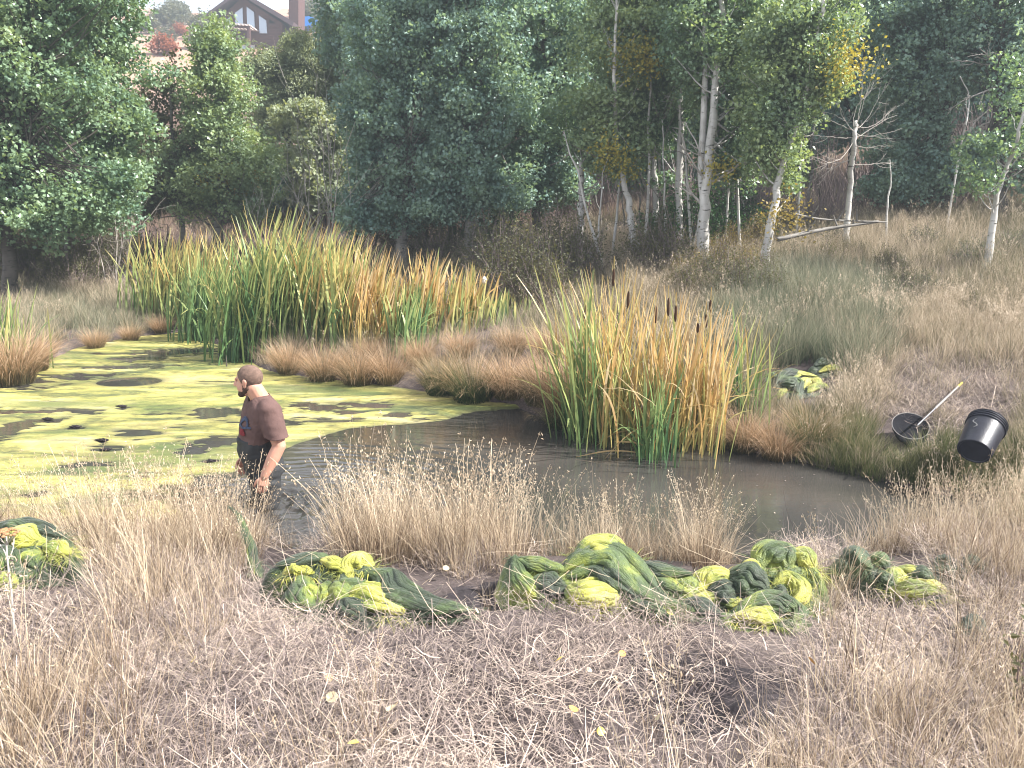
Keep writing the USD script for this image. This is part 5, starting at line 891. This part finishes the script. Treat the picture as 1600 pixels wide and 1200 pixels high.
M['beard'] = plain('beard', (0.075, 0.045, 0.034), 0.9, 0.2, 0.3, 60, 0.6, 700)
M['print_blue'] = plain('print_blue', (0.06, 0.075, 0.12), 0.9, 0.1); M['print_red'] = plain('print_red', (0.18, 0.03, 0.035), 0.9, 0.1)
FLOOR = float(terr(MAN[0:1], MAN[1:2])[0]); MZ = -0.55
face = math.atan2(-0.50, -0.87)                                     # the way his chest faces
who = thing('person', 'man in maroon T-shirt and dark chest waders wading thigh deep, looking left', 'person', (MAN[0] + .06, MAN[1], MZ - .05), face, None, (1.08, 1.08, 1.07))
# x forward, y his left, z up
def head_at():
    c = np.array([0.085, 0.0, 1.635]); 
    h = ball(c + [-.012, 0, .035], [.098, .078, .092], 32) + ball(c + [.02, 0, -.03], [.080, .068, .085], 28) + MF.batch_hull([ball(c + [.045, 0, -.075], [.045, .05, .035]), ball(c + [.078, 0, -.098], [.020, .028, .02]), ball(c + [-.02, .04, -.05], .03), ball(c + [-.02, -.04, -.05], .03)])
    h += MF.batch_hull([ball(c + [.098, 0, .018], .010), ball(c + [.120, 0, -.022], .013), ball(c + [.09, .015, -.028], .010), ball(c + [.09, -.015, -.028], .010)])     # nose
    h += MF.batch_hull([ball(c + [.082, .034, .028], .013), ball(c + [.090, 0, .03], .014), ball(c + [.082, -.034, .028], .013)])            # brow
    h += MF.batch_hull([ball(c + [.086, .018, -.056], .009), ball(c + [.092, 0, -.055], .012), ball(c + [.086, -.018, -.056], .009)])         # lips
    for s in (-1, 1):
        h += MF.batch_hull([ball(c + [-.008, s * .078, .010], [.018, .010, .024]), ball(c + [-.002, s * .074, -.026], [.010, .008, .012])])
        h -= ball(c + [.088, s * .032, .012], .011)
    return h, c
head, hc = head_at()
def turn(mf, a=-0.72): 
    return mf.translate((-0.05, 0, -1.56)).scale((1.06, 1.06, 1.05)).rotate((0, 4, math.degrees(a))).translate((0.05, 0, 1.545))
head = turn(head)
neck = bone((-.01, 0, 1.42, .085), (.02, 0, 1.50, .073), (.055, 0, 1.575, .070))
def arm(s, hang):
    S, E_, W_ = (-.005, s * .205, 1.425), (-.055, s * .275, 1.135), hang
    b = bone((*S, .070), (S[0] * .5 + E_[0] * .5, (S[1] + E_[1]) / 2, 1.29, .066), (*E_, .052), ((E_[0] * .6 + W_[0] * .4), (E_[1] * .6 + W_[1] * .4), E_[2] * .6 + W_[2] * .4, .053), (*W_, .033))
    w_ = np.array(W_); d = np.array([.22, -s * .03, -.97]); d /= np.linalg.norm(d); acr = np.array([.97, 0, .22])
    palm = MF.batch_hull([ball(w_ + d * .012, [.026, .017, .02]), ball(w_ + d * .075 + acr * .030, .0135), ball(w_ + d * .085 - acr * .030, .0135), ball(w_ + d * .03 + acr * .028, .015), ball(w_ + d * .035 - acr * .024, .014)])
    b += palm
    for i, (o, ln) in enumerate([(.031, .072), (.011, .082), (-.011, .078), (-.031, .060)]):
        r0 = w_ + d * .078 + acr * o; k1 = r0 + d * ln * .48 + np.array([0, -s * .006, 0]); k2 = k1 + (d + np.array([-.05, -s * .35, 0])) * ln * .30; k3 = k2 + (d + np.array([-.2, -s * .75, 0])) * ln * .22
        b += bone((*r0, .0098), (*k1, .0092), (*k2, .0085), (*k3, .0072), seg=14)
    r0 = w_ + d * .022 + acr * .024; k1 = r0 + d * .028 + acr * .026 + [0, -s * .012, 0]; k2 = k1 + d * .032 + acr * .008 + [0, -s * .008, 0]; k3 = k2 + d * .020 + [0, -s * .006, 0]
    b += bone((*r0, .0135), (*k1, .0115), (*k2, .0102), (*k3, .008), seg=14)
    return b
armL, armR = arm(1, (.075, .275, .905)), arm(-1, (.12, -.27, .92))
torso = MF.batch_hull([ball((0, .16, 1.40), [.085, .07, .07]), ball((0, -.16, 1.40), [.085, .07, .07]), ball((.035, 0, 1.28), [.125, .18, .12]), ball((-.035, 0, 1.36), [.10, .17, .10]), ball((.05, 0, 1.10), [.135, .175, .12])]) + MF.batch_hull([ball((.05, 0, 1.10), [.135, .175, .12]), ball((.02, 0, .93), [.125, .17, .11])])
def leg(s):
    return bone((.01, s * .095, .92, .098), (.045, s * .105, .50, .062), (0, s * .11, .10, .042)) + MF.batch_hull([ball((-.03, s * .11, .045), .042), ball((.10, s * .125, .035), .036), ball((.16, s * .13, .028), .026)])
body = head + neck + torso + armL + armR + leg(1) + leg(-1)
bm_ = to_mesh(body, 0.011, 6)
obj('body', bm_, M['skin'], who, smooth=True)
# buzz cut: a cap over the back and top of the skull
cap = turn(ball(hc + [-.014, 0, .037], [.1005, .0805, .0945], 40)) - turn(MF.cube((.3, .4, .3), True).rotate((0, 28, 0)).translate((hc[0] + .178, 0, hc[2] - .03))) - turn(MF.cube((.4, .4, .2), True).rotate((0, -8, 0)).translate((hc[0], 0, hc[2] - .125)))
ct = to_mesh(cap, .008, 3); ct.vertices += ct.vertex_normals * ((fbm(ct.vertices * 60, 2, 3) - .5) * .004)[:, None]; obj('hair', ct, M['hair'], who, smooth=True)
bd = MF.batch_hull([ball(hc + [.045, 0, -.080], [.048, .053, .034]), ball(hc + [.076, 0, -.102], [.024, .031, .021]), ball(hc + [-.012, .050, -.045], .026), ball(hc + [-.012, -.050, -.045], .026), ball(hc + [.0, .062, -.01], .014), ball(hc + [.0, -.062, -.01], .014)]) - MF.cube((.2, .05, .05), True).translate((hc[0] + .10, 0, hc[2] - .030))
bt = to_mesh(turn(bd), .008, 3); bt.vertices += bt.vertex_normals * ((fbm(bt.vertices * 70, 2, 3) - .5) * .006)[:, None]; obj('beard', bt, M['beard'], who, smooth=True)
# shirt
G = .014
sh = MF.batch_hull([ball((0, .165, 1.405), [.094 + G, .078 + G, .076 + G]), ball((0, -.165, 1.405), [.094 + G, .078 + G, .076 + G]), ball((.035, 0, 1.28), [.132 + G, .19 + G, .12]), ball((-.035, 0, 1.36), [.108 + G, .18 + G, .10 + G]), ball((.05, 0, 1.12), [.145 + G, .185 + G, .10]), ball((.008, 0, 1.49), [.088, .090, .036])])
for s in (1, -1):
    sl = bone((-.005, s * .195, 1.425, .094), (-.035, s * .245, 1.25, .095), (-.045, s * .257, 1.19, .095), seg=28); sl -= MF.cube((.4, .4, .2), True).translate((-.045, s * .257, 1.10)); sh += sl
sh -= bone((.0, 0, 1.485, .070), (.05, 0, 1.62, .082)); sh -= bone((.05, 0, 1.475, .05), (.09, 0, 1.56, .06))
sm = to_mesh(sh, .014, 5); v = sm.vertices
wr = (fbm(v * np.array([7, 7, 16]), 3, 9) - .5) * .022 + (np.abs(noise(v * np.array([9, 9, 5]) + 7, 4) - .5) - .25) * .020
sm.vertices = v + sm.vertex_normals * wr[:, None]; obj('shirt', sm, M['shirt'], who, smooth=True)
# chest waders
G = .030
wd = MF.batch_hull([ball((.05, 0, 1.15), [.150 + G * .5, .185 + G * .5, .06]), ball((.05, 0, 1.02), [.146 + G * .6, .185 + G * .6, .08])]) + MF.batch_hull([ball((.05, 0, 1.04), [.145 + G * .6, .183 + G * .6, .08]), ball((.01, 0, .88), [.135 + G, .178 + G, .09])])
for s in (1, -1): wd += bone((.01, s * .095, .90, .118), (.03, s * .105, .60, .100), (.035, s * .108, .45, .092), (0, s * .112, .10, .078), seg=28) + MF.batch_hull([ball((-.04, s * .112, .055), .055), ball((.12, s * .128, .045), .047), ball((.18, s * .132, .035), .034)])
wd -= MF.cube((1, 1, .2), True).rotate((0, 5, 0)).translate((.05, 0, 1.275))
wm = to_mesh(wd, .016, 5); v = wm.vertices
wr = (fbm(v * np.array([9, 9, 17]), 3, 19) - .5) * .026 + (np.abs(noise(v * np.array([11, 11, 20]) + 3, 14) - .5) - .25) * .026 * smooth(1.05, .85, v[:, 2])
wm.vertices = v + wm.vertex_normals * wr[:, None]; wdp = obj('waders', wm, M['wader'], who, smooth=True)
def patch(y0, y1, z0, z1, fn, name, mat_, par):
    """A flat print laid on the shirt's front."""
    ys, zs = np.linspace(y0, y1, 22), np.linspace(z0, z1, 22); Yg, Zg = np.meshgrid(ys, zs, indexing='ij'); keep = fn((Yg - y0) / (y1 - y0), (Zg - z0) / (z1 - z0))
    vv = sm.vertices; fr = vv[(vv[:, 0] > .03)]
    d = (fr[None, :, 1] - Yg.ravel()[:, None]) ** 2 + (fr[None, :, 2] - Zg.ravel()[:, None]) ** 2; near_ = np.argsort(d, 1)[:, :6]
    x = np.max(fr[near_, 0], 1).reshape(Yg.shape) + .006
    V = np.stack([x, Yg, Zg], -1).reshape(-1, 3); F = grid_faces(22, 22); F = F[keep.ravel()[F].all(1)]
    add(name, (np.vstack([V, V - [.004, 0, 0]]), np.vstack([F, F[:, ::-1] + len(V)])), M[mat_], par)
shirt_prim = stage.GetPrimAtPath(str(who.GetPath()) + '/shirt')
patch(.02, .15, 1.285, 1.37, lambda a, b: (np.hypot((a - .5) / .48, (b - .15) / .8) < 1) & (np.hypot((a - .5) / .30, (b - .05) / .45) > 1), 'chest_print', 'print_blue', shirt_prim)
patch(.0, .17, 1.262, 1.292, lambda a, b: np.abs(b - .5 - .2 * np.sin(a * 9)) < .3, 'chest_print', 'print_blue', shirt_prim)
patch(.03, .12, 1.205, 1.262, lambda a, b: np.hypot((a - .5) / .5, (b - .4) / .6) < 1, 'chest_print', 'print_red', shirt_prim)
# ---------------------------------------------------------------- bucket, net, stake, small plants, fallen leaves
M['black_plastic'] = plain('black_plastic', (0.012, 0.012, 0.019), 0.42, 0.45, 0.5, 7, 0.15, 60)
M['print_grey'] = plain('faded_print', (0.13, 0.13, 0.13), 0.7, 0.3)
M['wire'] = plain('bare_wire', (0.45, 0.45, 0.46), 0.35, 0.5, metallic=0.9)
def lathe(prof, n=48):
    r, z = np.array(prof, float).T; th = np.arange(n + 1) / n * 2 * PI
    V = np.stack([r[:, None] * np.cos(th), r[:, None] * np.sin(th), np.broadcast_to(z[:, None], (len(r), n + 1))], -1)
    return V.reshape(-1, 3), grid_faces(len(r), n + 1)[:, ::-1]
TB = 7.15
bs = pt(1522, 704, TB) - [0, 0, .01]; vd = ray(1522, 702); vd /= np.linalg.norm(vd); up_ = np.array([0, math.sin(PITCH), math.cos(PITCH)])
axis = .62 * vd + .78 * (up_ * .90 + np.array([.43, 0, 0])); axis /= np.linalg.norm(axis)
xa = np.cross(axis, [0, 0, 1.0]); xa /= np.linalg.norm(xa); ya = np.cross(axis, xa)
RB = np.stack([xa, ya, axis], 1) * 1.10
low = min((RB @ np.array([.13 * math.cos(a), .13 * math.sin(a), 0]))[2] for a in np.linspace(0, 6.28, 40)); gz = float(terr(bs[0:1], bs[1:2])[0]); 
def bk(m_): return (np.asarray(m_[0]) @ RB.T, m_[1])
bucket = thing('bucket', 'black plastic bucket lying bottom first on the right bank', 'bucket', bs)
add('body', bk(lathe([(0, .006), (.112, .006), (.116, .0), (.126, .0), (.130, .004), (.1315, .012), (.1475, .30), (.1475, .364), (.1435, .364), (.1435, .30), (.128, .016), (0, .014)])), M['black_plastic'], bucket, smooth=25)
for z0, w_ in ((.296, .010), (.322, .009), (.345, .010)): add('ridge', bk(lathe([(.1478, z0), (.1565, z0 + .001), (.1575, z0 + w_ / 2), (.1565, z0 + w_ - .001), (.1478, z0 + w_)])), M['black_plastic'], bucket, smooth=25)
add('rim', bk(lathe([(.1478, .364), (.1545, .363), (.157, .368), (.153, .373), (.144, .372), (.143, .365)])), M['black_plastic'], bucket, smooth=25)
a = np.linspace(-.1, PI + .1, 26); hb_ = np.stack([.158 * np.cos(a), .03 + .10 * np.sin(a) * 1.2, .315 + .075 * np.sin(a)], 1)
hd = add('handle', bk(tubes(hb_[None], np.full((1, 26), .0022), 6)), M['wire'], bucket, smooth=True)
def on_wall(th, z): r = .1315 + (.1475 - .1315) * (z - .012) / .288 + .0012; return np.array([r * math.cos(th), r * math.sin(th), z])
cam_l = np.linalg.solve(RB, np.array([0, 0, CAM_Z]) - bs); th0 = math.atan2(cam_l[1], cam_l[0])
lf_l = np.linalg.solve(RB, np.array([-1.0, 0, 0])); sgn = np.sign(math.sin(math.atan2(lf_l[1], lf_l[0]) - th0)); thp = th0 + sgn * .62
S = np.array([on_wall(thp + .16 * math.sin(q_ * 2 * PI) * (1 if q_ < 1 else 1), .20 + .055 * (q_ - .5) * 2) for q_ in np.linspace(.02, .98, 18)])
add('faded_mark', bk(tubes(S[None], np.full((1, 18), .0045), 5)), M['print_grey'], bucket)
# landing net
M['net'] = plain('black_netting', (0.016, 0.016, 0.02), 0.9, 0.1, 0.3, 60, 1.0, 400)
M['hoop'] = plain('pale_tube', (0.20, 0.19, 0.18), 0.6, 0.3, 0.3)
M['yellow'] = plain('yellow_grip', (0.48, 0.38, 0.05), 0.6, 0.4); M['grip'] = plain('dark_grip', (0.03, 0.03, 0.03), 0.7, 0.3)
def on_ground(px, py, lift): p = hit(px, py); p[2] = float(terr(p[0:1], p[1:2])[0]) + lift; return p
c = on_ground(1420, 690, .15); net = thing('landing_net', 'black landing net with a pale hoop and white handle, left of the bucket', 'net', c)
e1 = pt(1452, 676, 7.45) - pt(1389, 676, 7.35); ax1 = e1 / 2; ax2 = np.array([.02, .14, .10])
th = np.linspace(0, 2 * PI, 41); ring = np.cos(th)[:, None] * ax1 + np.sin(th)[:, None] * ax2
add('hoop', tubes(ring[None], np.full((1, 41), .0034), 7), M['hoop'], net, smooth=True)
rr, tt = np.meshgrid(np.linspace(0, 1, 16), th, indexing='ij'); bag = np.cos(tt)[..., None] * ax1 * (1 - .35 * rr[..., None] ** 2) + np.sin(tt)[..., None] * ax2 * (1 - .35 * rr[..., None] ** 2) * 1.0
bag[..., 2] -= rr * .13; bag[..., 1] -= rr * .06; bag *= np.where(rr > .97, .0, 1.0)[..., None]; bag[-1] = bag[-2].mean(0)
bag += ((fbm(bag * 13, 3, 2) - .5) * .05)[..., None] * np.array([1, 1, .6]); bag[0] = ring * .995
add('bag', (bag.reshape(-1, 3), grid_faces(16, 41)), M['net'], net, smooth=True)
h0, h1 = pt(1434, 664, 7.5) - c, on_ground(1517, 594, .07) - c
def seg(a, b, r, name, mat_): add(name, tubes(np.linspace(h0 + (h1 - h0) * a, h0 + (h1 - h0) * b, 5)[None], np.full((1, 5), r), 9), mat_, net, smooth=30)
seg(0, .30, .007, 'ferrule', M['wire']); seg(.27, .70, .0115, 'handle', M['hoop']); seg(.70, .78, .0125, 'yellow_band', M['yellow']); seg(.78, 1.0, .0105, 'grip', M['grip'])
M['white_paint'] = plain('white_paint', (0.72, 0.72, 0.70), 0.5, 0.3, 0.06)
p = on_ground(1446, 343, 0); st_ = thing('marker_stake', 'small white stake at the edge of the dark right thicket', 'stake', p)
add('stake', box(.05, .03, .24, (0, 0, .10), 0, .006), M['white_paint'], st_)
for px, py, h_, l in [(342, 572, .22, 'left of two short dark reed stubs standing in the algae'), (354, 574, .20, 'right of two short dark reed stubs standing in the algae'), (48, 590, .42, 'thin dark dead reed stem at the left shore'), (73, 578, .22, 'short dark reed stub in the algae near the left shore')]:
    p = at_z(px, py); t = thing('reed_stub', l, 'reed', p); add('stem', tubes(np.linspace([0, 0, -.05], [.01, 0, h_], 5)[None], np.array([[.012, .012, .011, .010, .007]]), 6), M['dark_bark'], t, smooth=True)
# dried yarrow at the left
M['umbel'] = plain('dried_umbel', (0.34, 0.19, 0.10), 0.95, 0.1, 0.35, 60, .8, 300)
rng = np.random.default_rng(5)
b = on_ground(24, 1010, 0); tb = b[1] / ray(24, 1010)[1]
yar = thing('dried_yarrow', 'dried yarrow stalk with flat brown flower head at the left edge', 'plant', b)
q = curve([np.zeros(3), pt(18, 930, tb) - b, pt(11, 870, tb) - b, pt(10, 838, tb) - b], 14); add('stalk', tubes(q[None], np.linspace(.006, .0035, 14)[None], 7), M['twig'], yar, smooth=True)
tip = q[-1]; ub = []
for k in range(46):
    a, r = rng.uniform(0, 6.28), .055 * rng.random() ** .5; s = trimesh.creation.icosphere(1, rng.uniform(.007, .012)); ub.append((s.vertices * [1, 1, .7] + tip + [r * math.cos(a), r * math.sin(a), .026 - 3.0 * r * r], s.faces))
fh = add('flower_head', cat(ub), M['umbel'], yar, smooth=True); fh.SetCustomDataByKey('kind', 'stuff')
E_ = np.stack([tip + [.045 * math.cos(a), .045 * math.sin(a), .016] for a in np.linspace(0, 6, 9)]); add('flower_stems', tubes(limb_batch(np.repeat(q[-3:-2], 9, 0), E_, np.full(9, .002), np.full(9, .0012), rng, .05)[0], np.full((9, 6), .0014), 4), M['twig'], yar).SetCustomDataByKey('kind', 'stuff')
for (fx, fy) in ((-4, 846), (22, 838)):
    t2 = pt(fx, fy, tb * 1.01) - b; add('side_stem', tubes(curve([q[8], (q[8] + t2) / 2 + [.01, 0, 0], t2], 8)[None], np.full((1, 8), .0025), 5), M['twig'], yar, smooth=True)
lv = leaves(q[rng.integers(1, 9, 40)] + rng.normal(size=(40, 3)) * .022, rng.uniform(.02, .05, 40), rng, .22, up=0, hang=.6); add('shrivelled_leaves', lv, M['litter'], yar).SetCustomDataByKey('kind', 'stuff')
# leafy weed at the lower right edge
b = on_ground(1592, 1135, 0); weed = thing('leafy_weed', 'leafy grey green weed at the lower right edge', 'plant', b)
Tp = b * 0 + np.stack([[rng.normal() * .12, rng.normal() * .08, rng.uniform(.25, .48)] for _ in range(9)]); P, R = limb_batch(np.zeros((9, 3)), Tp, np.full(9, .004), np.full(9, .002), rng)
add('stems', tubes(P, R, 5), M['brown_twig'], weed, smooth=True).SetCustomDataByKey('kind', 'stuff')
i, k = rng.integers(0, 9, 150), rng.integers(2, 6, 150); add('foliage', leaves(P[i, k] + rng.normal(size=(150, 3)) * .028, rng.uniform(.02, .045, 150), rng, .5, up=.5), M['olive_leaf'], weed).SetCustomDataByKey('kind', 'stuff')
# fallen aspen leaves
M['leaf_yellow'] = plain('fallen_yellow', (0.55, 0.43, 0.10), 0.6, 0.3, .2, 60); M['leaf_orange'] = plain('fallen_orange', (0.50, 0.26, 0.08), 0.6, 0.3, .25, 60); M['leaf_cream'] = plain('fallen_cream', (0.50, 0.42, 0.27), 0.6, 0.3, .15, 60); M['leaf_tan'] = plain('fallen_tan', (0.42, 0.30, 0.18), .7, .2, .2, 60)
FL = [(872, 1057, 'yellow', 'pale yellow fallen leaf on the bare straw, centre of the foreground'), (972, 1049, 'orange', 'orange fallen leaf at the top edge of the dark hollow'), (895, 1142, 'orange', 'orange fallen leaf left of the dark hollow'), (938, 1178, 'yellow', 'bright yellow fallen leaf at the bottom below the hollow'), (612, 1142, 'cream', 'large cream leaf in the straw left of centre'), (521, 1121, 'cream', 'cream leaf left of the large cream one'), (553, 1192, 'yellow', 'pale yellow leaf at the bottom edge left of centre'), (517, 1088, 'tan', 'tan leaf standing in the straw left of centre'), (306, 1057, 'yellow', 'yellow green leaf in the left foreground grass'), (1265, 1063, 'orange', 'orange leaf in the grass below the right heap'), (1027, 1150, 'cream', 'small white leaf in the dark hollow'), (1046, 1159, 'tan', 'small brown leaf in the dark hollow beside the white one'), (438, 940, 'tan', 'tan leaf at the left foot of the dark tailed heap'), (350, 997, 'cream', 'small cream leaf in the straw left of the dark tailed heap'), (114, 973, 'cream', 'big cream leaf below the left edge heap'), (745, 976, 'cream', 'white leaf at the tip of the dark algae tail'), (1045, 984, 'orange', 'orange leaf between the tallest heap and its dark tail'), (698, 910, 'cream', 'pale leaf at the grass foot right of the dark tail'), (920, 1072, 'cream', 'small white leaf right of the central yellow one')]
for k, (px, py, cl, l) in enumerate(FL):
    p = on_ground(px, py, .075); t = thing('fallen_leaf', l, 'leaf', p, rng.uniform(0, 6), 'fallen leaves on the near bank'); s = rng.uniform(.015, .021) * (1.1 if 'large' in l or 'big' in l else .75 if 'small' in l else 1)
    th = np.linspace(0, 2 * PI, 25)[:-1]; r = (1 - .16 * np.cos(th) + .10 * np.maximum(np.cos(th), 0) ** 6 + .03 * np.cos(th * 9)); L_ = []
    for f in (.0, .5, 1.0): L_.append(np.stack([np.cos(th) * r * f, np.sin(th) * r * f * .95, .28 * (f * np.sin(th)) ** 2 + .12 * (f * np.cos(th)) ** 2 - .0 * th], 1))
    V = np.vstack(L_) * s; V[:, 2] += rng.normal() * .004 * V[:, 0] / s; tilt = trimesh.transformations.rotation_matrix(rng.uniform(.25, 1.0), [1, 0, 0])[:3, :3]; V = V @ tilt.T
    i = np.arange(24); j = (i + 1) % 24; F = np.vstack([np.stack([i + 24 * q_, j + 24 * q_, j + 24 * q_ + 24], 1) for q_ in (0, 1)] + [np.stack([i + 24 * q_, j + 24 * q_ + 24, i + 24 * q_ + 24], 1) for q_ in (0, 1)])
    add('blade', (V, F), M['leaf_' + cl], t, smooth=True); add('leaf_stalk', tubes(curve([[-s * .9, 0, 0], [-s * 1.6, .004, .003], [-s * 2.3, .002, -.004]], 5)[None], np.full((1, 5), .0011), 4), M['leaf_tan'], t)
# ---------------------------------------------------------------- haze
hz = usdkit.material(stage, LK + 'haze', {'v': ('principled_volume', {'color': (0.80, 0.91, 1.0), 'density': HAZE, 'anisotropy': 0.2})}, [], volume='v.volume')
lo, hi = gv.min(0) - [1, 1, 1.0], gv.max(0) + [1, 1, 14.0]
hb = trimesh.creation.box(bounds=[lo, hi])
tag(obj('haze', hb, hz), 'thin pale haze in the air over the pond and hill', 'haze', kind='stuff')
